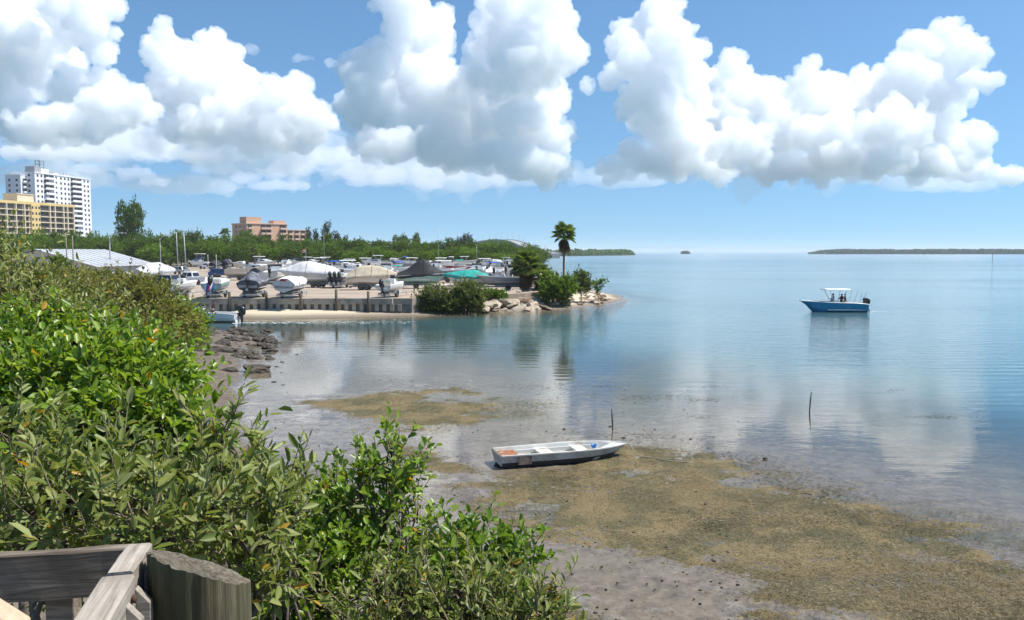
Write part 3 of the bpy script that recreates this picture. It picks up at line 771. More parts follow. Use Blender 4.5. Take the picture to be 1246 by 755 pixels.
boat(452, 353, 2, 6.0, 2.3, 1.1, 'boat under a tan canvas tarp with draped folds', mh=M_CREAM, cover=T_TAN, peaks=[(0, .35), (.2, 1.15), (.45, 1.35), (.7, 1.15), (.9, .5), (1, .12)], motors=0, axles=2, seed=6)
boat(478, 361.5, 72, 4.6, 1.9, .75, 'low white flats boat with a narrow black outboard by the seawall', motors=1, mot_s=1.3, console=True, up=-.3)
boat(515, 351, 4, 6.6, 2.4, 1.1, 'boat under a tall black peaked cover shaped like a tent', mh=M_TEALH, cover=T_BLACK, peaks=[(0, .4), (.22, .9), (.42, 2.05), (.55, 2.1), (.66, 1.1), (.85, .4), (1, .12)], motors=1, mmat=simple('pale_cowl', (.40, .42, .44), .5), mot_s=1.3, seed=7)
boat(568, 352.5, 168, 5.8, 2.3, 1.0, 'boat under a bright teal tarp behind the waterside bushes', mh=M_GELD, cover=T_TEAL, peaks=[(0, .3), (.3, .85), (.5, .8), (.75, .55), (1, .12)], motors=1, seed=8)
boat(610, 353.5, 176, 6.2, 2.3, 1.0, 'pale grey aluminium boat beside the fan palm clump', mh=M_GREYH, md=M_GELD, console=True, motors=1, rail=True)
boat(630, 346, 88, 5.6, 2.3, 1.1, 'boat under a black tarp next to the fan palm clump', mh=M_GREYH, cover=T_BLACK, peaks=[(0, .5), (.3, 1.0), (.6, .8), (1, .12)], motors=1, seed=9)
boat(655, 349, 150, 5.4, 2.2, .95, 'white boat half hidden behind the fan palm clump', console=True, motors=1)
# middle and back of the lot
boat(317, 329.5, 2, 8.0, 2.7, 1.5, 'white cabin cruiser with hard top parked bow to the road', md=M_GEL, mh=M_CREAM, cabin=(-.05, .38, .75), ttop=M_GEL, tt_h=2.3, motors=1, axles=2, bottom=M_DARKH)
boat(296, 330, 178, 5.6, 2.3, 1.25, 'cream runabout with low windscreen beside the white cabin cruiser', mh=M_CREAM, cabin=(-.05, .35, .45), motors=1)
boat(333, 338, 4, 6.4, 2.2, .9, 'long low white boat hull between grey tarp and cabin cruiser', motors=1, console=False)
boat(263, 331, 86, 5.2, 2.2, 1.2, 'boat under a rounded black cover past the white pickup', mh=M_DARKH, cover=T_BLACK, peaks=[(0, .6), (.3, 1.0), (.7, .9), (1, .12)], motors=0, seed=10)
boat(277, 328, 90, 5.2, 2.2, 1.2, 'boat under a rounded navy cover past the white pickup', mh=M_NAVYH, cover=T_NAVY, peaks=[(0, .6), (.3, 1.0), (.7, .9), (1, .12)], motors=0, seed=11)
boat(243, 327, 172, 6.8, 2.5, 1.3, 'white sport fishing boat with a blue canvas top and tower', cabin=(-.05, .38, .6), bimini=T_BLUE, ttop=M_GEL, tt_h=3.0, motors=1)
boat(357, 326, 176, 7.0, 2.5, 1.3, 'white fishing boat with a navy bimini among the back boats', cabin=(-.05, .38, .4), bimini=T_NAVY, motors=1, rail=True)
boat(376, 325, 8, 6.6, 2.4, 1.2, 'white walkaround boat with a blue hull stripe and antenna', cabin=(0, .36, .5), ttop=M_GEL, motors=1, bottom=M_BLUEH)
boat(397, 327, 0, 7.2, 2.6, .9, 'pontoon boat with a long white roof on posts', mh=M_GELD, ttop=M_GEL, tt_h=2.2, motors=1, console=True)
boat(424, 330, 178, 6.8, 2.4, 1.1, 'grey hulled boat with a flat white canopy and purple trim', mh=M_GREYH, ttop=M_GEL, tt_h=1.8, console=True, motors=2)
boat(459, 328, 182, 8.4, 2.8, 1.45, 'white express cruiser with radar arch and white top', cabin=(-.1, .38, .7), ttop=M_GEL, tt_h=2.5, motors=2, axles=2, rail=True)
boat(438, 335, 176, 6.2, 2.3, 1.1, 'white bowrider with smoked windscreen behind the tan tarp', cabin=(-.02, .2, .5), motors=1)
boat(485, 336, 8, 5.8, 2.2, 1.0, 'open white skiff with teal seat covers behind the flats boat', console=True, motors=1, bimini=T_TEAL, bim_z=1.5)
boat(500, 331, 178, 7.6, 2.6, 1.35, 'grey hulled center console with a white hard top', mh=M_GREYH, ttop=M_GEL, tt_h=2.1, console=True, motors=2, axles=2)
boat(538, 331, 6, 7.0, 2.5, 1.3, 'white center console with a white hard top by the dark cover', ttop=M_GEL, tt_h=2.1, console=True, motors=2)
boat(557, 335, 174, 6.6, 2.4, 1.2, 'white and rust red boat with teal canvas cushions', mh=M_REDH, bimini=T_TEAL, console=True, motors=1)
boat(588, 334, 180, 7.6, 2.6, 1.35, 'slate grey center console with white top and rods', mh=M_GREYH, ttop=M_GEL, tt_h=2.1, console=True, motors=2, axles=2)
boat(622, 334, 178, 6.6, 2.4, 1.2, 'navy boat with open aluminium frame near the end of the lot', mh=M_NAVYH, md=M_GELD, ttop=M_ALU, tt_h=2.0, console=True, motors=1)
boat(402, 336, 96, 5.6, 2.2, 1.0, 'white open boat turned stern out behind the large white tarp', console=True, motors=1)
boat(346, 334, 20, 5.8, 2.3, 1.05, 'white boat with black engine parked askew by the tarps', motors=1, console=True)
# shrink-wrapped boat beside the shed
boat(190, 345, 60, 6.4, 2.6, 1.2, 'boat in silver shrink wrap beside the white roofed shed', mh=M_GELD, cover=T_SILVER, peaks=[(0, .5), (.3, 1.3), (.6, 1.3), (1, .1)], motors=0, seed=12)

# more of the packed rows
rb_ = random.Random(31); HC = {M_GEL: 'bright white', M_GELD: 'dull white', M_GREYH: 'grey', M_CREAM: 'cream'}
row_labels = [('center console with white top in the packed rows', 'open skiff in the packed rows', 'cuddy boat in the packed rows', 'boat with a canvas bimini in the packed rows')]
for k, (px, py) in enumerate([(306, 322.5), (335, 323), (347, 329), (366, 330), (388, 331), (410, 324), (418, 334), (432, 324), (446, 332), (470, 334), (476, 324.5), (492, 326), (511, 324.5), (522, 326), (530, 335), (548, 325), (566, 326), (576, 330), (600, 328), (606, 338), (616, 328), (634, 330), (283, 323), (325, 333), (594, 340), (300, 341), (337, 345), (405, 342), (425, 341), (436, 345), (470, 342), (487, 341), (541, 342), (552, 344), (580, 341), (600, 345), (620, 342), (340, 340), (392, 340)]):
    kind = k % 4; hc = rb_.choice((M_GEL, M_GEL, M_GELD, M_GREYH, M_CREAM)); hd = rb_.choice((0, 180, 175, 5, 90, 85)) + rb_.uniform(-8, 8)
    boat(px, py, hd, rb_.uniform(6.4, 8.2), 2.5, rb_.uniform(1.15, 1.45), HC[hc] + ' hulled ' + row_labels[0][kind], mh=hc, console=kind in (0, 1), ttop=M_GEL if kind == 0 else None, tt_h=2.1, cabin=(-.05, .36, .6) if kind == 2 else None, bimini=rb_.choice((T_WHITE, T_NAVY, T_BLUE)) if kind == 3 else None, motors=1, mot_s=1.3, rail=kind == 2, group='boats in the packed rows of the lot', trailer='trailer')

# red lettering on the white stern cover, towel over the transom
def text_on(body, size, mat, parent, loc, rot, name='lettering'):
    cu = bpy.data.curves.new(name, 'FONT'); cu.body = body; cu.size = size; cu.extrude = .004; cu.align_x = 'CENTER'
    o = bpy.data.objects.new(name, cu); COL.objects.link(o); o.parent = parent; o.location = loc; o.rotation_euler = rot
    dg = bpy.context.evaluated_depsgraph_get(); me = bpy.data.meshes.new_from_object(o.evaluated_get(dg))
    bpy.data.objects.remove(o)
    q = link(name, me, mat, parent); q.location = loc; q.rotation_euler = rot
    return q
mb = MB().box((0, 0, 0), (.02, .62, .16)).box((0, .1, .10), (.02, .26, .08)).box((0, -.2, .09), (.02, .14, .06))
o = mb.build('red_emblem', simple('red_print', (.55, .03, .02), .6), b4); o.location = (-3.24, 0, 1.28)
mb = MB(); n = 9
rings = [[(-3.1 - .25 * math.sin(u * 2.2) - .03, y * (1 + .1 * u) + .18 * u, 1.02 - .95 * u + .03 * math.sin(9 * y)) for y in (-.42, -.25, -.1, .08, .25, .42)] for u in np.linspace(0, 1, 7)]
tw = empty('striped_towel', b2.matrix_basis @ Vector((-3.1, 0, .2)), R(96), 'pink, white and blue striped towel hung over a boat stern', 'towel')
M_TOWEL = [simple('towel_blue', (.05, .10, .42), .9), simple('towel_white', (.72, .72, .75), .9), simple('towel_pink', (.62, .10, .22), .9)]
for k in range(5):
    rr = [[(p[0] + 3.1, p[1], p[2] - .2) for p in r_[k:k + 2]] for r_ in rings]
    rr = [[(x, y, z), (x2, y2, z2), (x2 + .012, y2, z2), (x + .012, y, z)] for ((x, y, z), (x2, y2, z2)) in rr]
    MB().loft(rr).build('stripe', M_TOWEL[k % 3], tw)

# ------------------------------------------------------------------ vehicles
def make_vehicle(px, py, rz, label, col, kind='pickup', cat='car', z=LOT_Z):
    base = gz(px, py, z); root = empty('pickup_truck' if kind == 'pickup' else 'parked_car', base, R(rz), label, cat)
    L, Wd, Hb = (5.8, 2.0, 1.12) if kind == 'pickup' else (4.8, 1.9, 1.02)
    x0, x1 = -L / 2, L / 2
    prof = [(x0, .52), (x0, Hb), (x0 + .1, Hb + .02), (.3, Hb), (x1 - 1.6, Hb - .02), (x1 - .25, Hb - .16), (x1, Hb - .38), (x1, .50)]
    def arch(c): return [(c + .46 * math.cos(a), .36 + .46 * math.sin(a)) for a in np.linspace(0.2, math.pi - .2, 7)]
    xw = (x0 + 1.15, x1 - 1.0)
    low = arch(xw[1]) + arch(xw[0])
    pts = prof + [(x1 - .2, .36)] + low[:7] + low[7:] + [(x0 + .2, .36)]
    rings = [[(x, y, zz if k else .98 * zz + .01) for x, zz in pts] for k, y in ((0, -Wd / 2), (1, -Wd / 2 + .06), (1, Wd / 2 - .06), (0, Wd / 2))]
    body = MB().loft(rings).build('body', col, root)
    # cab
    if kind == 'pickup': cx0, cx1, tx0, tx1, top = -1.0, 1.35, -.75, .55, 1.88
    else: cx0, cx1, tx0, tx1, top = x0 + .15, 1.25, x0 + .55, .55, 1.68
    w0, w1 = Wd / 2 - .06, Wd / 2 - .24
    cab = MB().loft([[(cx0, -w0, Hb - .03), (cx1, -w0, Hb - .03), (cx1, w0, Hb - .03), (cx0, w0, Hb - .03)], [(tx0, -w1, top), (tx1, -w1, top), (tx1, w1, top), (tx0, w1, top)]]).build('cab', col, root, bevel=.06)
    def P(u, v, s):   # point on side
        a = Vector((cx0 + (cx1 - cx0) * u, s * w0, Hb)); b_ = Vector((tx0 + (tx1 - tx0) * u, s * w1, top)); return a.lerp(b_, v) + Vector((0, s * .012, .004))
    for s in (-1, 1):
        for u0, u1 in ((.08, .46), (.52, .92)):
            MB().add([P(u0, .14, s), P(u1, .14, s), P(u1, .84, s), P(u0, .84, s)], [(0, 1, 2, 3)]).build('side_window', M_GLASS, cab)
    for X0, X1, dx in ((cx1, tx1, .012), (cx0, tx0, -.012)):
        a = [Vector((X0 + (X1 - X0) * v + dx, s * (w0 + (w1 - w0) * v - .1), Hb + (top - Hb) * v)) for v, s in ((.12, -1), (.12, 1), (.86, 1), (.86, -1))]
        MB().add(a, [(0, 1, 2, 3)]).build('windshield', M_GLASS, cab)
    if kind == 'pickup': MB().box((x0 + .95, 0, Hb + .012), (1.75, Wd - .34, .04)).build('bed_liner', M_BLACK, root)
    for x in xw:
        for s in (-1, 1): add_wheel(root, (x, s * (Wd / 2 - .12), .36), 1.04)
    for s in (-1, 1):
        MB().box((x0 - .01, s * (Wd / 2 - .1), Hb - .16), (.05, .14, .28)).build('taillight', simple('red_lens', (.35, .02, .02), .3), root)
        MB().box((x1 - .01, s * (Wd / 2 - .2), Hb - .42), (.06, .3, .16)).build('headlight', simple('clear_lens', (.7, .7, .7), .15), root)
    for x in (x0 - .04, x1 + .03): MB().box((x, 0, .5), (.14, Wd - .1, .2)).build('bumper', M_GALV, root, bevel=.03)
    return root
PAINT_W = simple('white_car_paint', (.78, .79, .80), .2, var=.03); PAINT_K = simple('black_car_paint', (.02, .022, .026), .15, var=.1); PAINT_S = simple('silver_car_paint', (.42, .44, .46), .25, .5, var=.05); PAINT_B = simple('blue_car_paint', (.03, .07, .22), .2, var=.05)
make_vehicle(232, 346.5, 168, 'white four door pickup truck parked in the boat lot', PAINT_W, 'pickup', 'truck')
make_vehicle(199, 350, 160, 'black sport utility car parked by the shrink wrapped boat', PAINT_K, 'suv')
make_vehicle(216, 334, 160, 'silver car parked behind the white pickup truck', PAINT_S, 'suv')
make_vehicle(252, 327.5, 170, 'white sport utility car parked behind the black boat cover', PAINT_W, 'suv')
make_vehicle(271, 338, 10, 'dark blue car parked between covered boats', PAINT_B, 'suv')
make_vehicle(352, 331, 5, 'white car parked between white boats at the back', PAINT_W, 'suv')

# ------------------------------------------------------------------ poles, lamps, flag
def pole(px, py_top, py_base, Y, rad, label, lean=0.0, mat=None, name='mast_pole', cat='pole'):
    p = at(px, py_base, Y); t = at(px, py_top, Y); z0 = LOT_Z - .1; H = t.z - z0
    o = MB().tube([(0, 0, 0), (lean * H * .5, 0, H * .5), (lean * H, 0, H)], [rad, rad * .8, rad * .55], 8).build(name, mat or M_GALV, None, True)
    o.location = (t.x - lean * H, Y, z0); tag(o, label, cat); return o, H
M_GREYP = simple('grey_pole', (.42, .43, .42), .6, .2, var=.1)
M_POLEW = simple('pole_wood', (.22, .19, .16), .9, var=.2, scale=4)
pole(80, 283, 330, 112, .11, 'weathered wooden pole rising in front of the white shed', mat=M_POLEW)
pole(88, 287, 330, 110, .11, 'second shorter wooden pole in front of the white shed', mat=M_POLEW)
pole(214.5, 283, 330, 128, .09, 'slim bare mast standing behind the parked cars', -.02)
pole(223.5, 283, 336, 118, .10, 'blue footed sailing mast leaning beside the pickup truck', -.035)
pole(394, 283, 332, 150, .04, 'thin antenna mast rising above the back boats')
pole(533, 276, 330, 230, .07, 'tall radio mast rising beyond the trees')
pole(580, 298, 330, 150, .04, 'thin whip antenna by the grey center console')
pole(253, 310, 330, 170, .05, 'short white post behind the black boat cover', mat=PAINT_W)
pole(263, 310, 330, 168, .05, 'short white post near the navy boat cover', mat=PAINT_W)
for px, pt, pb, Y, lb in ((133, 285, 330, 122, 'street lamp with a curved arm beside the white shed'), (194.5, 288, 330, 170, 'street lamp with a curved arm before the tree line')):
    t = at(px, pt, Y); H = t.z - LOT_Z
    r_ = empty('street_lamp', (t.x, Y, LOT_Z - .05), 0, lb, 'street lamp')
    MB().tube([(0, 0, 0), (0, 0, H * .6), (0, 0, H - .4)], [.12, .09, .07], 8).build('pole', M_GREYP, r_, True)
    MB().tube([(0, 0, H - .6), (.5, 0, H - .05), (1.2, 0, H + .18), (2.1, 0, H + .22)], [.05, .05, .04, .04], 6).build('arm', M_GREYP, r_, True)
    MB().loft([[(1.9, -.1, H + .20), (2.0, -.14, H + .20), (2.0, .14, H + .20), (1.9, .1, H + .20)], [(2.5, -.14, H + .14), (2.5, -.14, H + .26), (2.5, .14, H + .26), (2.5, .14, H + .14)]]).build('lamp_head', M_GREYP, r_)
fp = at(372, 303, 165)
fl = empty('flag_pole', (fp.x, 165, LOT_Z), 0, 'flag pole with a faded flag above the parked boats', 'flag')
MB().tube([(0, 0, 0), (0, 0, fp.z - LOT_Z)], .04, 6).build('pole', M_GREYP, fl)
H = fp.z - LOT_Z
for k in range(5):
    rr = [[(-.03 - u * .75, .10 * math.sin(u * 7 + k), H - .06 - k * .16 - u * .10), (-.03 - u * .75, .10 * math.sin(u * 7 + k + .6), H - .06 - (k + 1) * .16 - u * .10)] for u in np.linspace(0, 1, 6)]
    rr = [[a, b_, (b_[0], b_[1] + .01, b_[2]), (a[0], a[1] + .01, a[2])] for a, b_ in rr]
    MB().loft(rr).build('flag_stripe', simple('flag_red', (.38, .10, .09), .8) if k % 2 == 0 else simple('flag_white', (.60, .56, .52), .8), fl)
# ------------------------------------------------------------------ buildings
M_TWALL = simple('white_stucco', (.74, .76, .79), .85, var=.03, scale=.05)
M_YWALL = simple('yellow_stucco', (.66, .50, .22), .85, var=.04, scale=.05)
M_YTRIM = simple('cream_stucco', (.68, .60, .46), .85, var=.04, scale=.05)
M_PWALL = simple('pink_stucco', (.62, .39, .27), .85, var=.04, scale=.05)
M_PTRIM = simple('pale_pink_stucco', (.66, .47, .38), .85, var=.04, scale=.05)
M_DARKG = glass_mat('dark_window', (.025, .03, .035), .12)
M_SCREEN_SHADE = simple('screen_and_recess_shade', (.045, .042, .040), .5, var=.3, scale=.6)  # screens of the yellow block; elsewhere painted shade of balcony recesses
M_SHUT = simple('balcony_shutter', (.55, .57, .60), .6, var=.1, scale=.4)
def local_frame(name, p0, p1, label, cat='building'):
    """building whose long facade runs from p0 (near) to p1 (far); local x along it, local -y out of it"""
    d = Vector(p1) - Vector(p0); rz = math.atan2(d.y, d.x)
    return empty(name, (p0[0], p0[1], 1.4), rz, label, cat), d.length
def boxes(parent, name, mat, items, shared=True):
    """items: (centre, size); equal sizes share one mesh"""
    cache = {}
    for c, s in items:
        k = tuple(round(q, 3) for q in s)
        if k not in cache: cache[k] = MB().box((0, 0, 0), s).mesh(name)
        o = link(name, cache[k], mat, parent); o.location = c
    return
# white tower: facade seen almost end-on, running away from the camera
a = at(46, 307, 455); b_ = at(113, 307, 500)
t, Lf = local_frame('apartment_tower', (a.x, a.y), (b_.x, b_.y), 'tall white apartment tower with balcony stacks and roof antennas')
FH = 2.9; NF = 17; HT = FH * NF
MB().box((Lf / 2, 8.0, HT / 2), (Lf, 16, HT)).build('wall', M_TWALL, t)
rf = MB().box((Lf / 2, 8, HT + .3), (Lf + .6, 16.6, .6)).build('roof', M_TWALL, t)
for x, y, w, d, h in ((5, 5, 5, 6, 3.4), (Lf * .30, 8, 7, 6, 3.0), (Lf * .55, 9, 4, 4, 1.6), (Lf * .75, 9, 5, 4, 1.2)): MB().box((x, y, HT + .6 + h / 2), (w, d, h)).build('plant_room', M_TWALL if h < 3.2 else simple('grey_plant_room', (.3, .31, .33), .8), rf)
for x in np.linspace(2, Lf - 3, 12): MB().tube([(x, 4 + (x * 7) % 5, HT + .6), (x, 4 + (x * 7) % 5, HT + .6 + random.uniform(1.2, 3))], .10, 5).build('antenna', M_GALV, rf)
mast = MB()
for x, y in ((0, 0), (3, 0), (3, 3), (0, 3)): mast.box((Lf * .3 + x - 1.5, 8 + y - 1.5, HT + 6), (.3, .3, 5))
for z in (4.4, 6.2, 8.2): mast.box((Lf * .3, 8, HT + z), (3.4, 3.4, .25))
mast.build('roof_mast', M_GALV, rf)
win, bal, rec, shut = [], [], [], []
for f in range(NF):
    z = f * FH + 1.5
    for u in (.03, .095, .345, .43, .50, .565, .865, .935): win.append(((Lf * u + .8, -.03, z + .1), (1.3, .10, 1.3)))
    for u0, u1 in ((.15, .325), (.62, .83)):
        w = (u1 - u0) * Lf; cx = (u0 + u1) / 2 * Lf
        for k in range(2):
            rec.append(((cx + (k - .5) * w / 2, -.04, z + .15), (w / 2 - .35, .12, 2.0)))  # dark panel proud of the flat wall, painted shade of a recess
        bal.append(((cx, -.75, z - 1.35), (w, 1.5, .22))); bal.append(((cx, -1.45, z - .75), (w, .10, .95)))
        if random.random() < .45: shut.append(((cx + random.choice((-.25, .25)) * w, -.12, z + .15), (w / 2 - .5, .10, 1.9)))
    for y in (3.5, 8, 12.5): win.append(((-.03, y, z + .1), (.10, 1.2, 1.3)))
boxes(t, 'window', M_DARKG, win); boxes(t, 'recess_shade_panel', M_SCREEN_SHADE, rec); boxes(t, 'balcony', M_TWALL, bal); boxes(t, 'shutter', M_SHUT, shut)
# lower wing of the tower, to its left
aw = at(6, 307, 452)
wv, _ = local_frame('apartment_wing', (aw.x + 10.5, aw.y), (aw.x + 10.5 + 8, aw.y + 38), 'white lift tower wing standing left of the tall white tower')
MB().box((8, 5.0, HT / 2 - .8), (16, 10, HT - 1.6)).build('wall', M_TWALL, wv)
MB().box((8, 5, HT - 1.4), (16.4, 10.4, .5)).build('roof', M_TWALL, wv)
boxes(wv, 'window', M_DARKG, [((-.03, y, f * FH + 1.6), (.10, 1.3, 1.3)) for f in range(NF - 1) for y in (2.6, 7.4)])
boxes(wv, 'recess_shade_panel', M_SCREEN_SHADE, [((3.5, -.04, f * FH + 1.6), (4.2, .12, 2.0)) for f in range(NF - 1)])  # no recess is cut: its shade is a dark panel on the wall
boxes(wv, 'balcony', M_TWALL, [((3.5, -.6, f * FH + .8), (5.0, 1.2, .9)) for f in range(NF - 1)])
# yellow block
a = at(-16, 307, 388); b_ = at(91, 307, 440)
y_, Lf = local_frame('yellow_apartment_block', (a.x, a.y), (b_.x, b_.y), 'yellow apartment block with rows of dark screened balconies')
FH = 2.95; NF = 10; HT = at(91, 250, 440).z - 1.4 - 1.0
MB().box((Lf / 2, 8, HT / 2), (Lf, 16, HT)).build('wall', M_YTRIM, y_)
rf = MB().box((Lf / 2, 7.9, HT + .5), (Lf + 1.4, 17.4, 1.3)).build('roof', M_YWALL, y_)
MB().box((Lf * .48, 7, HT + 3.0), (10, 9, 3.8)).build('penthouse', M_YTRIM, rf)
MB().box((Lf * .48, 7, HT + 5.0), (10.6, 9.6, .4)).build('penthouse_roof', M_YTRIM, rf)
bay, slab, pill, win = [], [], [], []
us = [(.02, .10), (.12, .20), (.22, .30), (.32, .39), (.42, .46), (.60, .69), (.705, .75), (.765, .855), (.87, .905), (.92, .985)]
for f in range(NF):
    z = HT - (f + .5) * FH - .2
    for u0, u1 in us: bay.append((((u0 + u1) / 2 * Lf, -.05, z), ((u1 - u0) * Lf, .14, 2.2)))
    for u0, u1 in ((.01, .47), (.585, .995)): slab.append((((u0 + u1) / 2 * Lf, -.5, z - FH / 2), ((u1 - u0) * Lf, 1.1, .35)))
    for u in (.49, .53, .565): win.append(((u * Lf, -1.14, z), (.9, .10, 1.2)))
for u in [.01] + [(us[i][1] + us[i + 1][0]) / 2 for i in range(len(us) - 1) if i != 4] + [.99]: pill.append(((u * Lf, -.5, HT / 2), (.45, 1.15, HT)))
MB().box((.527 * Lf, -.5, HT / 2), (.10 * Lf, 1.2, HT)).build('stair_tower', M_YWALL, y_)
boxes(y_, 'window', M_DARKG, win); boxes(y_, 'screened_balcony', M_SCREEN_SHADE, bay); boxes(y_, 'balcony_slab', M_YTRIM, slab); boxes(y_, 'pillar', M_YTRIM, pill)
# pink block
a = at(301, 307, 430); b_ = at(350, 307, 446)
p_, Lf = local_frame('pink_apartment_block', (a.x, a.y), (b_.x, b_.y), 'salmon pink apartment block with open balconies above the trees')
HT = at(301, 272.5, 430).z - 1.4; FH = 2.75; NF = 7
MB().box((Lf / 2, 9, HT / 2), (Lf, 18, HT)).build('wall', M_PWALL, p_)
Wg = 13.0
MB().box((Lf + Wg / 2, 9.5, HT / 2 - 1.5), (Wg, 16, HT - 3.0)).build('low_wing', M_PWALL, p_)
rf = MB().box((Lf / 2, 9, HT + .25), (Lf + .8, 18.8, .5)).build('roof', M_PTRIM, p_)
MB().box((Lf + Wg / 2 + .3, 9.5, HT - 2.8), (Wg + .4, 16.6, .4)).build('wing_roof', M_PTRIM, p_)
MB().box((4.5, 5, HT + 2.1), (8.5, 8, 3.4)).build('lift_tower', M_PWALL, rf)
MB().box((Lf - 4, 4, HT + 1.2), (7, 6, 2.0)).build('plant_room', M_PWALL, rf)
bay, slab, win = [], [], []
for f in range(NF):
    z = HT - (f + .5) * FH
    for u0, u1 in ((.02, .13), (.33, .60), (.80, .98)):
        n = max(1, int((u1 - u0) * Lf / 3.0)); w = (u1 - u0) * Lf / n
        for k in range(n): bay.append(((u0 * Lf + (k + .5) * w, -.05, z), (w - .4, .14, 2.0)))  # dark panels put the shade of open balconies into colour
        slab.append((((u0 + u1) / 2 * Lf, -.7, z - FH / 2 + .1), ((u1 - u0) * Lf, 1.5, .28))); slab.append((((u0 + u1) / 2 * Lf, -1.4, z - FH / 2 + .6), ((u1 - u0) * Lf, .10, .75)))
    if f > 0:
        for k in range(3): bay.append(((Lf + 2.6 + k * 3.9, 1.45, z), (2.6, .14, 2.0))); slab.append(((Lf + 2.6 + k * 3.9, .9, z - FH / 2 + .1), (3.0, 1.3, .28))); slab.append(((Lf + 2.6 + k * 3.9, .3, z - FH / 2 + .55), (3.0, .10, .7)))
    for y in (3, 8, 13): win.append(((-.03, y, z), (.10, 2.6, 1.3)))
boxes(p_, 'recess_shade_panel', M_SCREEN_SHADE, bay); boxes(p_, 'balcony', M_PTRIM, slab); boxes(p_, 'window', M_DARKG, win)

# white roofed shed
M_ROOFW = simple('white_metal_roof', (.46, .47, .48), .45, .1, var=.06, scale=.4, dirt=(.33, .33, .32))
e0 = at(186, 322, 130); r0 = at(92, 304, 122)
sh = empty('boat_shed', (r0.x, 112, LOT_Z - .1), 0, 'long low shed with a white standing seam metal roof', 'shed')
hw = e0.x - r0.x; zr = r0.z - LOT_Z + .1; ze = zr - 2.35; LY = 18
MB().add([(-hw, 0, 0), (hw, 0, 0), (hw, 0, ze), (0, 0, zr - .1), (-hw, 0, ze), (-hw, LY, 0), (hw, LY, 0), (hw, LY, ze), (0, LY, zr - .1), (-hw, LY, ze)],
         [(0, 1, 2, 3, 4), (9, 8, 7, 6, 5), (1, 6, 7, 2), (0, 4, 9, 5)]).build('wall', simple('shed_wall', (.55, .54, .50), .8, var=.1, scale=.5), sh)
NP = 10
for s in (-1, 1):
    dx, dz = hw + .5, -(2.35 + .09); ang = math.atan2(dz, dx); ln = math.hypot(dx, dz)
    for k in range(NP):
        y0 = -.6 + k * (LY + 1.2) / NP; wd = (LY + 1.2) / NP
        q = MB().box((ln / 2, 0, .03), (ln, wd - .03, .06)).box((ln / 2, wd / 2 - .05, .08), (ln, .06, .06)).build('roof_panel', M_ROOFW, sh)
        q.location = (0, y0 + wd / 2, zr); q.rotation_euler = (0, -ang, 0) if s > 0 else (0, -ang, math.pi)
for k in range(2): MB().box((hw + .03, 5 + k * 8.0, 1.7), (.06, 5, 3.2)).build('roller_door', simple('roller_door', (.45, .46, .47), .5, var=.08), sh)

# ------------------------------------------------------------------ high bridge far behind
M_BRDG = simple('bridge_concrete', (.30, .30, .31), .9, var=.06, scale=.02); M_BRDW = simple('bridge_parapet', (.44, .41, .38), .9, var=.05, scale=.02)
path = [(690, 307.5, 860), (668, 304, 905), (655, 299, 940), (645, 294.8, 970), (634, 292, 1000), (622, 291.5, 1035), (610, 292.5, 1080), (598, 294.5, 1120), (586, 297.5, 1150), (572, 301, 1180), (558, 305, 1210)]
pts = [at(q[0] - 14, q[1], q[2]) for q in path]
def cat_rom(P, n=5):
    out = []
    for i in range(len(P) - 1):
        p0, p1, p2, p3 = P[max(0, i - 1)], P[i], P[i + 1], P[min(len(P) - 1, i + 2)]
        for k in range(n):
            t = k / n; out.append(.5 * ((2 * p1) + (p2 - p0) * t + (2 * p0 - 5 * p1 + 4 * p2 - p3) * t * t + (3 * p1 - p0 - 3 * p2 + p3) * t ** 3))
    return out + [P[-1]]
cp = cat_rom(pts, 5)
br = empty('high_bridge', (cp[0].x, cp[0].y, 0), 0, 'arched concrete road bridge on many piers beyond the palm', 'bridge')
org = Vector((cp[0].x, cp[0].y, 0)); cp = [c - org for c in cp]
def strip(off0, off1, z0, z1):
    rings = []
    for i, c in enumerate(cp):
        d = cp[min(i + 1, len(cp) - 1)] - cp[max(i - 1, 0)]; nrm = Vector((d.y, -d.x, 0)).normalized()
        rings.append([c + nrm * o + Vector((0, 0, z)) for o, z in ((off0, z0), (off1, z0), (off1, z1), (off0, z1))])
    return MB().loft(rings)
strip(-7, 7, -2.6, -.9).build('deck', M_BRDG, br)
strip(-5, 5, -4.0, -2.603).build('girder', M_BRDG, br)
strip(-7.3, -6.9, -1.2, 0).build('parapet', M_BRDW, br); strip(6.9, 7.3, -1.2, 0).build('parapet', M_BRDW, br)
for i, c in enumerate(cp):
    if i % 2 == 0 and c.z > 3:
        d = cp[min(i + 1, len(cp) - 1)] - cp[max(i - 1, 0)]; rz = math.atan2(d.y, d.x)
        MB().box((c.x, c.y, c.z / 2 - 3.0), (2.0, 9, c.z), rz=rz).build('pier', M_BRDG, br)
    if i % 3 == 0 and c.z > 6: MB().tube([(c.x, c.y, c.z - .9), (c.x, c.y, c.z + 8)], .13, 5).build('lamp_post', M_GALV, br)

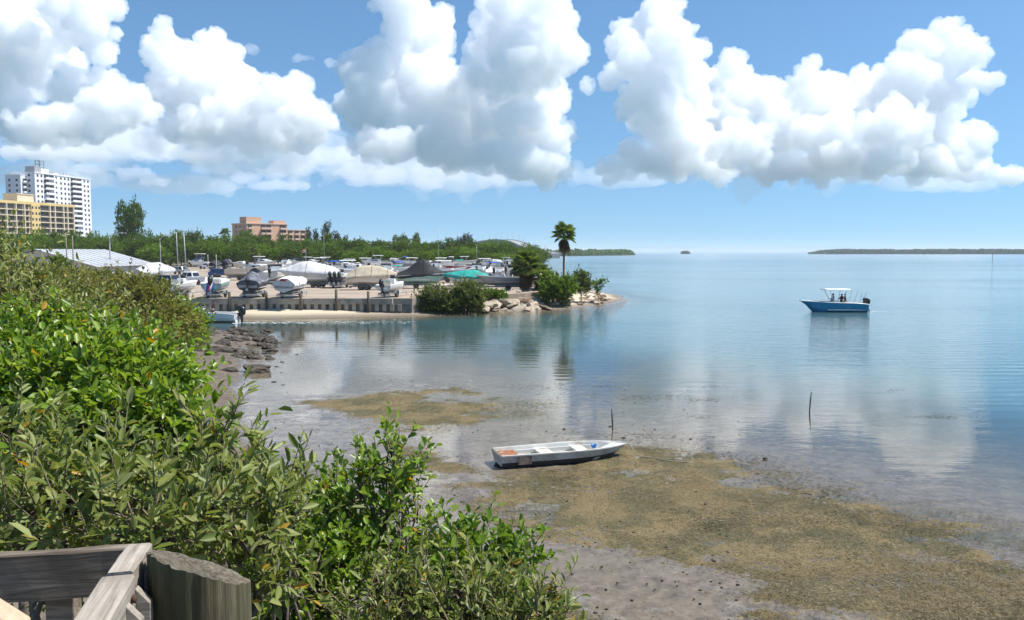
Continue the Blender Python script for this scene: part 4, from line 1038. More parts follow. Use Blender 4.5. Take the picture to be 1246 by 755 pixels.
# ------------------------------------------------------------------ channel markers far out on the bay
def marker(px, py_w, py_t, label, panel):
    w = gz(px, py_w, 0); H = at(px, py_t, w.y).z
    o = empty('channel_marker', (w.x, w.y, -2.0), 0, label, 'channel marker')
    MB().tube([(0, 0, 0), (.03, 0, H + 2)], .16 * max(1, w.y / 700), 8).build('pile', simple('dark_pile', (.06, .055, .05), .9), o)
    MB().box((0, -.2, H + 1.6), (.9 * w.y / 700, .08, .9 * w.y / 700)).build('panel', panel, o)
marker(1207.5, 317.5, 308.5, 'channel marker pile with a red board far out on the bay', simple('red_board', (.5, .05, .04), .6))
marker(1124, 310.5, 306.5, 'small dark channel marker in front of the long low island', simple('green_board', (.02, .12, .06), .6))
marker(1043, 310.2, 307.2, 'tiny channel marker near the tip of the long low island', simple('green_board', (.02, .12, .06), .6))
# ------------------------------------------------------------------ foliage
def leaf_mat(name, cols, trans=.35, rough=.45, spec=.4):
    m, b = new_mat(name)
    a = b.n('ShaderNodeAttribute'); a.attribute_name = 'leafv'
    oi = b.n('ShaderNodeObjectInfo')
    v = b.m('FRACT', b.m('ADD', a.outputs['Fac'], b.m('MULTIPLY', oi.outputs['Random'], .978)))
    c = b.ramp(v, cols)
    pr = b.n('ShaderNodeBsdfPrincipled'); b.put(pr.inputs['Base Color'], c); pr.inputs['Roughness'].default_value = rough
    pr.inputs['Specular IOR Level'].default_value = spec
    tr = b.n('ShaderNodeBsdfTranslucent'); b.put(tr.inputs['Color'], b.mix(.5, c, b.mix(1.0, c, (1.5, 1.35, .5), 'MULTIPLY')))
    mx = b.n('ShaderNodeMixShader'); mx.inputs[0].default_value = trans
    b.link(pr.outputs[0], mx.inputs[1]); b.link(tr.outputs[0], mx.inputs[2]); finish(b, mx.outputs[0])
    return m
L_SILVER = leaf_mat('silvery_leaf', [(0, (.125, .170, .036)), (.35, (.190, .240, .056)), (.65, (.26, .305, .084)), (.86, (.33, .365, .135)), (.985, (.36, .37, .17)), (.992, (.46, .28, .03))], .42, .45, .4)
L_BRIGHT = leaf_mat('bright_leaf', [(0, (.085, .165, .012)), (.4, (.150, .255, .020)), (.75, (.215, .335, .032)), (.985, (.30, .40, .05)), (.992, (.50, .28, .015))], .46, .36, .5)
L_OLIVE = leaf_mat('olive_leaf', [(0, (.105, .120, .020)), (.5, (.180, .195, .036)), (.9, (.26, .26, .062)), (1, (.30, .28, .09))], .38, .6, .2)
L_MANG = leaf_mat('mangrove_leaf', [(0, (.080, .160, .013)), (.45, (.145, .250, .022)), (.8, (.210, .330, .034)), (.985, (.30, .39, .055)), (.992, (.55, .30, .012))], .44, .36, .5)
L_FAR = leaf_mat('far_leaf', [(0, (.048, .098, .012)), (.5, (.080, .148, .018)), (.85, (.118, .195, .026)), (1, (.15, .21, .035))], .32, .7, .15)
L_FARB = leaf_mat('far_bright_leaf', [(0, (.070, .140, .012)), (.5, (.118, .210, .020)), (1, (.17, .27, .032))], .35, .7, .15)
L_PINE = leaf_mat('pine_needle', [(0, (.022, .040, .016)), (.6, (.045, .068, .028)), (1, (.075, .095, .045))], .15, .8, .1)
L_BUSH = leaf_mat('shore_bush_leaf', [(0, (.062, .098, .018)), (.5, (.105, .150, .030)), (.9, (.155, .195, .048)), (1, (.19, .22, .07))], .3, .6, .2)
M_BARK = simple('grey_bark', (.13, .105, .085), .9, var=.25, scale=9, bump=.01)
M_BARKL = simple('pale_twig', (.17, .135, .095), .9, var=.25, scale=14, bump=.004)

def leaf_arrays(P, D, U, ln, wd, fold=.25, quad=False):
    """P base, D direction, U up-ish normal, ln/wd arrays -> verts, faces"""
    n = len(P)
    D = D / np.linalg.norm(D, axis=1, keepdims=True)
    S = np.cross(D, U); S /= np.linalg.norm(S, axis=1, keepdims=True) + 1e-9
    N = np.cross(S, D)
    ln = ln[:, None]; wd = wd[:, None]
    if quad:
        V = np.stack([P, P + D * ln * .5 + S * wd * .5 + N * wd * fold, P + D * ln, P + D * ln * .5 - S * wd * .5 + N * wd * fold], 1)
        F = np.array([[0, 1, 2, 3]])
        k = 4
    else:
        tip = P + D * ln - N * ln * .10
        V = np.stack([P, P + D * ln * .32 + S * wd * .46 + N * wd * fold, P + D * ln * .70 + S * wd * .42 + N * wd * fold * .8, tip,
                      P + D * ln * .70 - S * wd * .42 + N * wd * fold * .8, P + D * ln * .32 - S * wd * .46 + N * wd * fold], 1)
        F = np.array([[0, 1, 2, 3], [0, 3, 4, 5]])
        k = 6
    F = (F[None] + (np.arange(n) * k)[:, None, None]).reshape(-1, 4)
    return V.reshape(-1, 3), F, k
def set_leafv(me, vals, k):
    a = me.attributes.new('leafv', 'FLOAT', 'POINT'); a.data.foreach_set('value', np.repeat(vals, k).astype(np.float32))
leaf_unit = None
def unit_leaf():
    global leaf_unit
    if leaf_unit is None:
        V, F, k = leaf_arrays(np.zeros((1, 3)), np.array([[1., 0, 0]]), np.array([[0, 0, 1.]]), np.array([1.]), np.array([1.]))
        leaf_unit = (V, F)
    return leaf_unit
LEAFMESH = {}
def tree(name, label, cat, base, lobes, twigs, leaves, ln, wd, lmat, bark=None, twig_len=.5, trunk_r=.09, group=None, parts=0, quad=False, seed=0, up=.35, forks=8, shell=.55, spread=.6, twig_r=.006, size_var=.40, droop=0.0):
    """lobes: (centre xyz, radii xyz) in metres; base = foot of trunk"""
    r = np.random.default_rng(seed); base = np.array(base, float)
    root = empty(name, base, 0, label, cat, group)
    vol = np.array([l[1][0] * l[1][1] * l[1][2] for l in lobes]) ** .67; pick = r.choice(len(lobes), twigs, p=vol / vol.sum())
    C = np.array([l[0] for l in lobes], float) - base; Rr = np.array([l[1] for l in lobes], float)
    u = r.normal(size=(twigs, 3)); u /= np.linalg.norm(u, axis=1, keepdims=True)
    rad = shell + (1 - shell) * r.random(twigs) ** .7
    bump = 1 + .20 * np.sin(u[:, 0] * 5 + seed) * np.cos(u[:, 1] * 6 + u[:, 2] * 4 + seed * 2) + .10 * r.normal(size=twigs)
    T = C[pick] + u * Rr[pick] * (rad * bump)[:, None]
    # limbs from trunk to lobes
    trunk = MB(); limbs = []
    cen = (C * vol[:, None]).sum(0) / vol.sum()
    zf = max(.25, .35 * cen[2]); fork = np.array((cen[0] * .25, cen[1] * .25, zf))
    trunk.tube([(0, 0, -.25), tuple(fork * .5 + r.normal(size=3) * trunk_r * .6), tuple(fork)], [trunk_r * 1.3, trunk_r, trunk_r * .85], 8)
    for i in range(len(lobes)):
        for k in range(max(1, forks // len(lobes))):
            end = C[i] + r.normal(size=3) * Rr[i] * .38
            mid = fork + (end - fork) * .5 + r.normal(size=3) * np.linalg.norm(end - fork) * .10
            q = [fork, (fork + mid) / 2 + r.normal(size=3) * .04, mid, (mid + end) / 2 + r.normal(size=3) * .05, end]
            trunk.tube([tuple(z) for z in q], [trunk_r * .62, trunk_r * .5, trunk_r * .38, trunk_r * .28, trunk_r * .16], 5)
            for a_, b2 in zip(q[1:-1], q[2:]): 
                for f in (0, .5, 1): limbs.append(a_ + (b2 - a_) * f)
    limbs = np.array(limbs)
    tr = trunk.build('trunk', bark or M_BARK, root, True)
    # twigs as three-sided sticks
    dirv = u * spread + np.array((0, 0, up)) + r.normal(size=(twigs, 3)) * .35
    dirv /= np.linalg.norm(dirv, axis=1, keepdims=True)
    tl = twig_len * (1 + size_var * r.normal(size=twigs)).clip(.4, 1.8)
    if twig_r > 0:
        j = ((T[:, None] - limbs[None]) ** 2).sum(2).argmin(1); A = limbs[j]
        E = T + dirv * tl[:, None]; Mid = A + (T - A) * .55 + r.normal(size=(twigs, 3)) * .05
        mbv = []
        for Q, rr in ((A, twig_r * 1.7), (Mid, twig_r * 1.3), (T, twig_r), (E, twig_r * .45)):
            for k in range(3):
                ang = 2.094 * k; mbv.append(Q + np.array((math.cos(ang), math.sin(ang), .25 * math.cos(ang * 2))) * rr)
        V = np.stack(mbv, 1).reshape(-1, 3)
        Fq = np.array([[i * 3 + k, i * 3 + (k + 1) % 3, i * 3 + 3 + (k + 1) % 3, i * 3 + 3 + k] for i in range(3) for k in range(3)])
        F = (Fq[None] + (np.arange(twigs) * 12)[:, None, None]).reshape(-1, 4)
        tw = link('twigs', np_mesh('twigs', V, F), M_BARKL, tr); tw['kind'] = 'stuff'
    # leaves set along each twig
    n = twigs * leaves
    f = np.tile((np.arange(leaves) + .5) / leaves, twigs) + r.normal(size=n) * .05
    Pb = np.repeat(T, leaves, 0) + np.repeat(dirv * tl[:, None], leaves, 0) * f[:, None]
    side = r.normal(size=(n, 3)); dd = np.repeat(dirv, leaves, 0)
    side -= dd * (side * dd).sum(1, keepdims=True); side /= np.linalg.norm(side, axis=1, keepdims=True)
    D = dd * (.35 + .6 * f[:, None]) + side * .9 + np.array((0, 0, .10 - droop))
    N = np.array((.25, -.1, 1.0)) + r.normal(size=(n, 3)) * .55
    LN = ln * (1 + size_var * .8 * r.normal(size=n)).clip(.5, 1.6); WD = wd * LN / ln * (1 + .15 * r.normal(size=n))
    vals = (np.repeat(r.random(twigs), leaves) * .45 + r.random(n) * .55) * .985
    vals = np.where(r.random(n) < .0025, .995, vals)
    sel = np.zeros(n, bool)
    if parts:
        cw = np.array((0, 0, CAM_H)) - base
        dist = np.linalg.norm(Pb - cw, axis=1)
        wpos = Pb + base
        inview = (np.abs(wpos[:, 0] / np.maximum(wpos[:, 1], .1)) < .635) & (wpos[:, 1] > .5)
        dist = np.where(inview, dist, 1e9)
        sel[np.argsort(dist / LN)[:parts]] = True
    V, F, k = leaf_arrays(Pb[~sel], D[~sel], N[~sel], LN[~sel], WD[~sel], quad=quad)
    me = np_mesh('crown', V, F); set_leafv(me, vals[~sel], k)
    cr = link('crown', me, lmat, root); cr['kind'] = 'stuff'
    if parts:
        key = lmat.name
        if key not in LEAFMESH:
            uv, uf = unit_leaf(); lm = np_mesh('leaf', uv, uf); lm.materials.append(lmat); LEAFMESH[key] = lm
        for i in np.nonzero(sel)[0]:
            d = Vector(D[i]).normalized(); s_ = d.cross(Vector(N[i])).normalized(); nn = s_.cross(d)
            # unit leaf: x along, side = cross(x,z) = -y
            M = Matrix((( d.x * LN[i], -s_.x * WD[i], nn.x * WD[i], Pb[i][0]), (d.y * LN[i], -s_.y * WD[i], nn.y * WD[i], Pb[i][1]), (d.z * LN[i], -s_.z * WD[i], nn.z * WD[i], Pb[i][2]), (0, 0, 0, 1)))
            o = bpy.data.objects.new('leaf', LEAFMESH[key]); COL.objects.link(o); o.parent = root; o.matrix_basis = M
    return root
def gh(x, y):
    return float(ground_fields(np.array([x]), np.array([y]))[0][0])
def plobe(px, py, Y, rx, ry, depth=None):
    c = at(px, py, Y); k = Y / 980.0
    return ((c.x, c.y, c.z), (rx * k, (depth if depth else (rx + ry) / 2 * k * .9), ry * k))
def foot(px, Y, dx=0.0):
    x = (px - 623) / 980 * Y + dx
    return (x, Y, gh(x, Y) - .05)
# --- left bank, from the railing back along the shore
BK = 'shrubs along the left bank'
tree('buttonwood_shrub', 'grey green shrub with long pointed leaves just past the railing corner', 'shrub', foot(150, 4.6),
     [plobe(30, 640, 4.4, 90, 60), plobe(170, 650, 4.2, 90, 45), plobe(285, 640, 4.6, 60, 50), plobe(20, 560, 5.2, 60, 40), plobe(110, 600, 4.8, 80, 40), plobe(310, 690, 4.6, 50, 50), plobe(240, 600, 5.0, 40, 30)], 390, 12, .085, .028, L_SILVER, twig_len=.27, parts=300, seed=21, forks=14, trunk_r=.06, up=.55, group=BK)
tree('buttonwood_shrub', 'thin grey green shrub with upright tips beside the muddy shore', 'shrub', foot(330, 5.6),
     [plobe(275, 540, 5.2, 14, 30), plobe(330, 600, 5.4, 28, 28), plobe(295, 630, 5.4, 40, 40), plobe(350, 625, 5.6, 20, 24)], 85, 12, .088, .028, L_SILVER, twig_len=.34, parts=80, seed=22, forks=10, trunk_r=.04, up=.8, group=BK)
tree('buttonwood_shrub', 'tall grey green shrub at the left edge in front of the yellow block', 'shrub', foot(20, 10),
     [plobe(-8, 325, 12, 24, 34), plobe(22, 365, 11.5, 40, 32), plobe(10, 400, 11, 60, 50), plobe(85, 390, 12, 50, 26), plobe(60, 430, 11, 60, 50), plobe(-60, 350, 12, 50, 70)], 1150, 12, .085, .030, L_SILVER, twig_len=.40, seed=23, forks=14, trunk_r=.10, up=.6, group=BK)
tree('sea_grape_shrub', 'bright green leafy shrub rising over the mud near the railing', 'shrub', foot(180, 8.0),
     [plobe(180, 485, 8.2, 52, 34), plobe(110, 470, 8.2, 70, 34), plobe(200, 540, 7.6, 46, 42), plobe(120, 545, 7.6, 80, 56), plobe(20, 490, 8.4, 60, 50), plobe(190, 455, 8.8, 30, 24)], 1300, 11, .090, .050, L_BRIGHT, twig_len=.30, parts=150, seed=24, forks=14, trunk_r=.08, up=.5, group=BK)
tree('sea_grape_shrub', 'bright green shrub in front of the tall grey green shrub', 'shrub', foot(60, 8.6),
     [plobe(40, 415, 9.8, 60, 30), plobe(110, 425, 9.8, 46, 22), plobe(0, 445, 9.2, 60, 40), plobe(155, 440, 9.6, 40, 22)], 640, 11, .085, .046, L_BRIGHT, twig_len=.30, seed=25, forks=10, trunk_r=.07, group=BK)
tree('mangrove_shrub', 'bright green mangrove with open branches over the shore rocks', 'shrub', foot(430, 6.6),
     [plobe(478, 571, 6.6, 30, 28), plobe(455, 616, 6.6, 52, 46), plobe(405, 626, 6.8, 34, 34), plobe(490, 646, 6.5, 36, 36), plobe(400, 681, 6.4, 66, 44), plobe(450, 726, 6.2, 80, 50), plobe(360, 726, 6.0, 70, 60)], 560, 10, .066, .036, L_MANG, twig_len=.26, parts=200, seed=26, forks=21, trunk_r=.045, up=.6, group=BK, bark=M_BARK)
tree('mangrove_shrub', 'low spreading mangrove reaching out over the wet mud', 'shrub', foot(545, 6.2),
     [plobe(560, 671, 6.2, 34, 22), plobe(600, 696, 6.2, 40, 30), plobe(540, 716, 6.0, 60, 36), plobe(590, 741, 5.9, 50, 34), plobe(520, 761, 5.8, 70, 36), plobe(625, 694, 6.3, 20, 16)], 400, 10, .066, .036, L_MANG, twig_len=.24, parts=150, seed=27, forks=18, trunk_r=.04, up=.6, group=BK)
tree('buttonwood_shrub', 'grey green twiggy shrub at the foot of the mangroves', 'shrub', foot(570, 5.0),
     [plobe(560, 735, 5.0, 60, 32), plobe(635, 752, 5.0, 44, 22), plobe(470, 745, 5.0, 60, 36), plobe(600, 770, 4.8, 80, 30)], 260, 12, .062, .020, L_SILVER, twig_len=.26, parts=100, seed=28, forks=12, trunk_r=.03, up=.9, group=BK)
tree('mangrove_shrub', 'leafy mangrove filling the bank below the grey green shrub', 'shrub', foot(330, 7.6),
     [plobe(300, 660, 7.4, 80, 60), plobe(230, 590, 7.8, 80, 60), plobe(340, 720, 6.6, 80, 60), plobe(130, 640, 7.4, 120, 80), plobe(20, 640, 7.6, 110, 90)], 900, 10, .070, .038, L_MANG, twig_len=.28, seed=29, forks=15, trunk_r=.06, up=.5, group=BK)
tree('olive_bush', 'broad olive green bush sloping down to the shore rocks', 'bush', foot(165, 36),
     [plobe(150, 366, 36, 50, 28), plobe(110, 362, 38, 44, 20), plobe(190, 384, 36, 34, 30), plobe(215, 400, 37, 26, 18), plobe(160, 405, 34, 56, 30), plobe(80, 388, 34, 56, 36)], 2300, 9, .17, .075, L_OLIVE, twig_len=.5, seed=30, forks=12, trunk_r=.12, quad=True, twig_r=.012, group=BK)
tree('mangrove_bush', 'fresh green mangrove bush at the water edge by the shore rocks', 'bush', foot(232, 43),
     [plobe(232, 398, 43, 20, 18), plobe(222, 385, 44, 18, 18), plobe(205, 405, 42, 26, 16), plobe(240, 408, 43.5, 12, 10)], 620, 9, .17, .085, L_BRIGHT, twig_len=.45, seed=31, forks=8, trunk_r=.08, quad=True, twig_r=.012, group=BK)
tree('olive_bush', 'yellowish bush between the white shed and the parked cars', 'bush', foot(150, 55),
     [plobe(130, 350, 52, 36, 13), plobe(175, 358, 54, 24, 11), plobe(90, 348, 50, 36, 14), plobe(40, 352, 46, 50, 20)], 1300, 8, .22, .10, L_OLIVE, twig_len=.6, seed=32, forks=8, trunk_r=.12, quad=True, twig_r=.012, group=BK)
tree('sea_grape_shrub', 'green shrub between the near bushes and the olive bush', 'shrub', foot(140, 17),
     [plobe(140, 425, 17, 50, 26), plobe(70, 410, 18, 60, 30), plobe(180, 445, 16, 30, 18), plobe(20, 390, 18, 50, 40)], 1200, 10, .11, .05, L_SILVER, twig_len=.4, seed=33, forks=10, trunk_r=.10, quad=True, twig_r=.008, group=BK)
# --- bushes on the point
PT = 'bushes on the rocky point'
tree('waterside_bush', 'round dark olive bush at the end of the seawall', 'bush', (at(527, 380, 84.5).x, 84.5, .3), [plobe(530, 365, 84.5, 20, 14), plobe(515, 371, 84.2, 10, 8), plobe(545, 371, 84.2, 15, 9)], 900, 9, .24, .11, L_BUSH, twig_len=.5, seed=41, forks=7, trunk_r=.09, quad=True, twig_r=.015, group=PT)
tree('waterside_bush', 'taller dark olive bush beside the seawall end bush', 'bush', (at(568, 380, 85.2).x, 85.2, .3), [plobe(568, 360, 85.2, 18, 15), plobe(575, 371, 85, 12, 8), plobe(555, 373, 85, 12, 7)], 900, 9, .24, .11, L_BUSH, twig_len=.5, seed=42, forks=7, trunk_r=.09, quad=True, twig_r=.015, group=PT)
tree('waterside_bush', 'low bright green bush growing over the pale rocks', 'bush', foot(600, 89.0), [plobe(597, 359, 90, 11, 4), plobe(610, 361, 90, 6, 3)], 190, 8, .24, .12, L_FARB, twig_len=.4, seed=43, forks=4, trunk_r=.05, quad=True, twig_r=.012, group=PT)
tree('waterside_bush', 'full bright green bush in front of the tall palm', 'bush', foot(680, 93.5), [plobe(678, 353, 93.5, 19, 13), plobe(690, 348, 94, 12, 10), plobe(666, 358, 93, 8, 7), plobe(668, 341, 95, 8, 7)], 900, 9, .26, .12, L_FARB, twig_len=.5, seed=44, forks=8, trunk_r=.09, quad=True, twig_r=.015, group=PT)
tree('waterside_bush', 'dark small bush right of the tall palm', 'bush', foot(707, 99), [plobe(707, 342, 99, 10, 10), plobe(711, 350, 98.5, 7, 6)], 280, 9, .26, .12, L_BUSH, twig_len=.45, seed=45, forks=5, trunk_r=.07, quad=True, twig_r=.015, group=PT)
tree('sapling', 'small sparse sapling at the tip of the rocky point', 'sapling', foot(728, 100), [plobe(727, 349, 100, 5, 5), plobe(732, 345, 100, 3, 4)], 45, 8, .3, .14, L_FARB, twig_len=.45, seed=46, forks=4, trunk_r=.04, quad=True, twig_r=.02)

# --- fan palms
M_TRUNKP = simple('palm_trunk', (.17, .135, .105), .95, var=.25, scale=5, bump=.03)
L_FROND = leaf_mat('palm_frond', [(0, (.095, .155, .024)), (.5, (.150, .220, .040)), (1, (.21, .28, .065))], .42, .4, .5)
L_DEAD = leaf_mat('dead_frond', [(0, (.12, .092, .058)), (.5, (.20, .155, .095)), (1, (.28, .225, .14))], .2, .8, .1)
def frond_mesh(name, mat, R_=1.0, seg=18, droop=.25, pet=.9, seed=0):
    r = random.Random(seed); mb = MB()
    mb.tube([(0, 0, 0), (pet * .5, 0, .06), (pet, 0, .02)], [.035, .025, .018], 4)
    for k in range(seg):
        a = -2.0 + 4.0 * k / (seg - 1); l = R_ * (1 - .22 * abs(a) / 2.0) * r.uniform(.92, 1.05)
        d = Vector((math.cos(a), math.sin(a), 0)); s = Vector((-d.y, d.x, 0)); o = Vector((pet, 0, .02))
        w = .095 * R_; m_ = o + d * l * .55 + Vector((0, 0, -.06 * droop)); t = o + d * l + Vector((0, 0, -droop * l))
        mb.add([o, m_ + s * w + Vector((0, 0, .03)), t, m_ - s * w + Vector((0, 0, .03))], [(0, 1, 2), (0, 2, 3)])
    me = mb.mesh(name); me.materials.append(mat)
    a = me.attributes.new('leafv', 'FLOAT', 'POINT'); a.data.foreach_set('value', np.zeros(len(me.vertices), dtype=np.float32))
    return me
FR = [frond_mesh('frond', L_FROND, 1.0, 18, .22, .85, 1), frond_mesh('frond', L_FROND, .9, 16, .4, .75, 2)]
FD = [frond_mesh('dead_frond', L_DEAD, .9, 14, .5, .6, 3)]
def fan_palm(base, H, rc, nf, nd, label, lean=(0, 0), seed=0, trunk_r=.17, low=-.55, hi=1.5, skirt=1.3, cat='palm tree'):
    r = random.Random(seed); root = empty('fan_palm', base, 0, label, cat)
    pts = [(lean[0] * H * u * u, lean[1] * H * u, H * u) for u in (0, .1, .3, .6, .85, 1)]
    MB().tube([(0, 0, -.4)] + pts, [trunk_r * 1.5, trunk_r * 1.45, trunk_r * 1.05, trunk_r * .9, trunk_r * .85, trunk_r * .8, trunk_r * .7], 9).build('trunk', M_TRUNKP, root, True)
    top = Vector(pts[-1])
    for k in range(nf):
        az = k * 2.39996 + r.uniform(-.2, .2); el = low + (hi - low) * ((k + .5) / nf) ** .8
        o = link('frond', FR[k % 2], None, root); o.location = top + Vector((0, 0, -.1)); s = rc / 1.75 * r.uniform(.88, 1.1)
        o.scale = (s, s, s); o.rotation_euler = (r.uniform(-.4, .4), -el, az)
    for k in range(nd):
        az = k * 2.39996 + 1.0; el = -1.0 - r.random() * .45
        o = link('dead_frond', FD[0], None, root); o.location = top + Vector((0, 0, -.15 - skirt * r.random() * .75)); s = rc / 1.75 * r.uniform(.75, 1.05)
        o.scale = (s, s, s); o.rotation_euler = (r.uniform(-.3, .3), -el, az)
    return root
pb = foot(686, 106); tp = at(685, 286, 106)
fan_palm((pb[0], 106, pb[2]), tp.z - pb[2], 1.9, 24, 30, 'tall fan palm with a brown skirt of dead fronds on the point', (.0, 0), 3)
b0 = foot(640, 98); fan_palm((b0[0], 98, b0[2]), 3.3, 2.3, 34, 30, 'bushy fan palm with hanging dead fronds beside the boats', (.02, 0), 4, skirt=1.8)
b0 = foot(655, 99.5); fan_palm((b0[0], 99.5, b0[2]), 2.3, 1.8, 24, 10, 'smaller green fan palm leaning against the bushy fan palm', (.05, 0), 5)
b0 = gz(118, 331, LOT_Z); fan_palm((at(72, 318, 80).x, 80, 1.0), 4.0, 1.5, 18, 6, 'short fan palm in front of the white shed', (0, 0), 6)
b0 = at(310, 330, 255); fan_palm((b0.x, 255, 1.5), 5.2, 2.4, 22, 14, 'fan palm with dry fronds in front of the tree line', (0, 0), 7)
b0 = at(275, 330, 330); fan_palm((b0.x, 330, 1.5), at(275, 284, 330).z - 1.5, 2.6, 20, 6, 'tall thin palm left of the pink block', (0, 0), 8, trunk_r=.22)

# --- tree line behind the lot: a few kinds, copied
def proto_tree(seed, H, W, lmat, leaf=.46, twigs=780, leaves=8, pine=False):
    r = random.Random(seed); lobes = []
    if pine:
        for k in range(7): lobes.append(((r.uniform(-.12, .12) * W, r.uniform(-.12, .12) * W, H * (.28 + .105 * k)), (W * (.42 - .045 * k), W * (.42 - .045 * k), H * .09)))
    else:
        for k in range(7):
            a = k * 2.4; q = W * .30 * (k > 0) * r.uniform(.7, 1.2); lobes.append(((math.cos(a) * q, math.sin(a) * q, H * r.uniform(.48, .80)), (W * r.uniform(.22, .30), W * r.uniform(.22, .30), H * r.uniform(.16, .24))))
        lobes.append(((0, 0, H * .35), (W * .42, W * .42, H * .28)))
    t = tree('tree', 'proto', 'tree', (0, 0, 0), lobes, twigs, leaves, leaf, leaf * .5, lmat, twig_len=leaf * 1.6, seed=seed, forks=8, trunk_r=.16 * H / 10, quad=True, twig_r=0)
    return t
PROTO = [proto_tree(51, 9, 8, L_FAR), proto_tree(52, 9, 9, L_FARB), proto_tree(53, 9, 7, L_FAR), proto_tree(54, 12, 5, L_PINE, .5, 380, 8, True), proto_tree(55, 9, 10, L_FAR)]
USED = [False] * 5
def place_tree(k, x, y, z, s, sz, rz, name, label, group):
    if not USED[k]: o = PROTO[k]; USED[k] = True
    else: o = copy_tree(PROTO[k])
    o.name = name; o.location = (x, y, z); o.scale = (s, s, sz); o.rotation_euler = (0, 0, rz); tag(o, label, 'tree', group)
    return o
top_x = [-40, 60, 130, 200, 260, 330, 400, 470, 540, 600, 645]; top_y = [284, 286, 287, 287, 290, 290, 293, 295, 296, 298, 300]
rt = random.Random(5)
GL = 'trees of the belt behind the boat lot'
KL = ['dark green rounded tree in the belt behind the boat lot', 'brighter green spreading tree in the belt behind the boat lot', 'narrow dark green tree in the belt behind the boat lot', 'dark slender pine in the belt behind the boat lot', 'wide dark green tree in the belt behind the boat lot']
for row, (Y, step, dy) in enumerate(((268, 20, 8), (284, 19, 3), (305, 24, -2))):
    px = -60 + row * 7
    while px < 662 - row * 4:
        ty = np.interp(px, top_x, top_y) + dy + rt.uniform(-3.0, 3.5); y = Y + rt.uniform(-6, 6)
        t = at(px, ty, y); H = t.z - 1.5
        k = rt.choice((0, 1, 1, 2, 4, 4)); place_tree(k, t.x, y, 1.45, rt.uniform(.85, 1.15), H / 8.6, rt.uniform(0, 6.28), 'belt_tree', KL[k], GL)
        px += step * rt.uniform(.75, 1.25)
def lone(k, px, py, Y, s, label, name='pine_tree'):
    t = at(px, py, Y); H = t.z - 1.4
    place_tree(k, t.x, Y, 1.4, s, H / (8.6 if k != 3 else 11.6), rt.uniform(0, 6.28), name, label, None)
lone(0, 157, 252, 300, 1.12, 'big round topped tree standing high above the belt of trees', 'tall_tree')
lone(3, 397, 272, 420, 1.5, 'tallest dark pine beside the pink block'); lone(3, 376, 279, 410, 1.0, 'slim dark pine at the end of the pink block'); lone(3, 385, 281, 415, 1.0, 'lower dark pine between two pines by the pink block')
lone(3, 410, 283, 430, 1.4, 'bushy dark pine right of the tallest pine'); lone(3, 566, 286, 380, 1.2, 'twin topped dark pine left of the bridge'); lone(3, 573, 288, 380, 1.0, 'slender dark pine left of the bridge')
lone(3, 560, 290, 385, 1.0, 'small dark pine left of the twin topped pine'); lone(3, 420, 288, 425, 1.0, 'small dark pine at the end of the pine group'); lone(0, 487, 289, 420, 1.0, 'dark treetop rising over the belt past the black cover', 'tall_tree'); lone(2, 507, 287, 420, .7, 'pointed treetop above the belt past the black cover', 'tall_tree')
lone(4, 300, 286, 330, 1.0, 'dark tree standing before the pink block', 'tall_tree')

# --- far wooded shores: one mass each
def far_shore(name, label, pts, h0, h1, depth, n, leaf, mat, seed):
    """pts along the front edge (x, y); a low wooded mass behind it"""
    r = np.random.default_rng(seed); P = np.array(pts, float); seg = np.linalg.norm(np.diff(P, axis=0), axis=1); cum = np.r_[0, seg.cumsum()]
    s = r.random(n) * cum[-1]; x = np.interp(s, cum, P[:, 0]); y = np.interp(s, cum, P[:, 1]) + r.random(n) * depth
    hh = h0 + (h1 - h0) * (vnoise(s / (cum[-1] / 60), s * 0, seed) * .7 + .3 * vnoise(s / (cum[-1] / 240), s * 0, seed + 3))
    end = np.clip(np.minimum(s, cum[-1] - s) / (cum[-1] * .05), .12, 1) ** .6
    z = hh * end * r.random(n) ** .6
    Pb = np.stack([x, y, z], 1); D = r.normal(size=(n, 3)); N = np.array((0, -.4, 1)) + r.normal(size=(n, 3)) * .6
    V, F, k = leaf_arrays(Pb, D, N, np.full(n, leaf), np.full(n, leaf * .8), quad=True)
    me = np_mesh(name, V, F); set_leafv(me, r.random(n), k)
    o = link(name, me, mat); o['kind'] = 'stuff'; tag(o, label, 'shore'); return o
L_HAZE = leaf_mat('distant_leaf', [(0, (.018, .040, .030)), (.5, (.032, .062, .042)), (1, (.055, .085, .055))], .2, .9, .05)
far_shore('wooded_shore', 'long low wooded island on the horizon', [(at(1001, 309, 2500).x, 2500), (at(1120, 309, 2450).x, 2450), (at(1330, 309, 2300).x, 2300)], 7, 14, 120, 28000, 6, L_HAZE, 61)
far_shore('wooded_shore', 'wooded spit behind the tall palm', [(at(640, 311, 1250).x, 1250), (at(700, 311, 1350).x, 1350), (at(772, 309.5, 1700).x, 1700)], 4, 11, 80, 16000, 4, L_FAR, 62)
far_shore('wooded_shore', 'tiny wooded islet on the horizon', [(at(830, 309, 2600).x, 2600), (at(839, 309, 2600).x, 2600)], 5, 8, 20, 500, 5, L_HAZE, 63)
far_shore('wooded_shore', 'wooded ground running back beneath the bridge', [(at(560, 309, 700).x, 700), (at(620, 309, 720).x, 720), (at(655, 309, 900).x, 900)], 5, 10, 60, 9000, 3, L_FAR, 64)
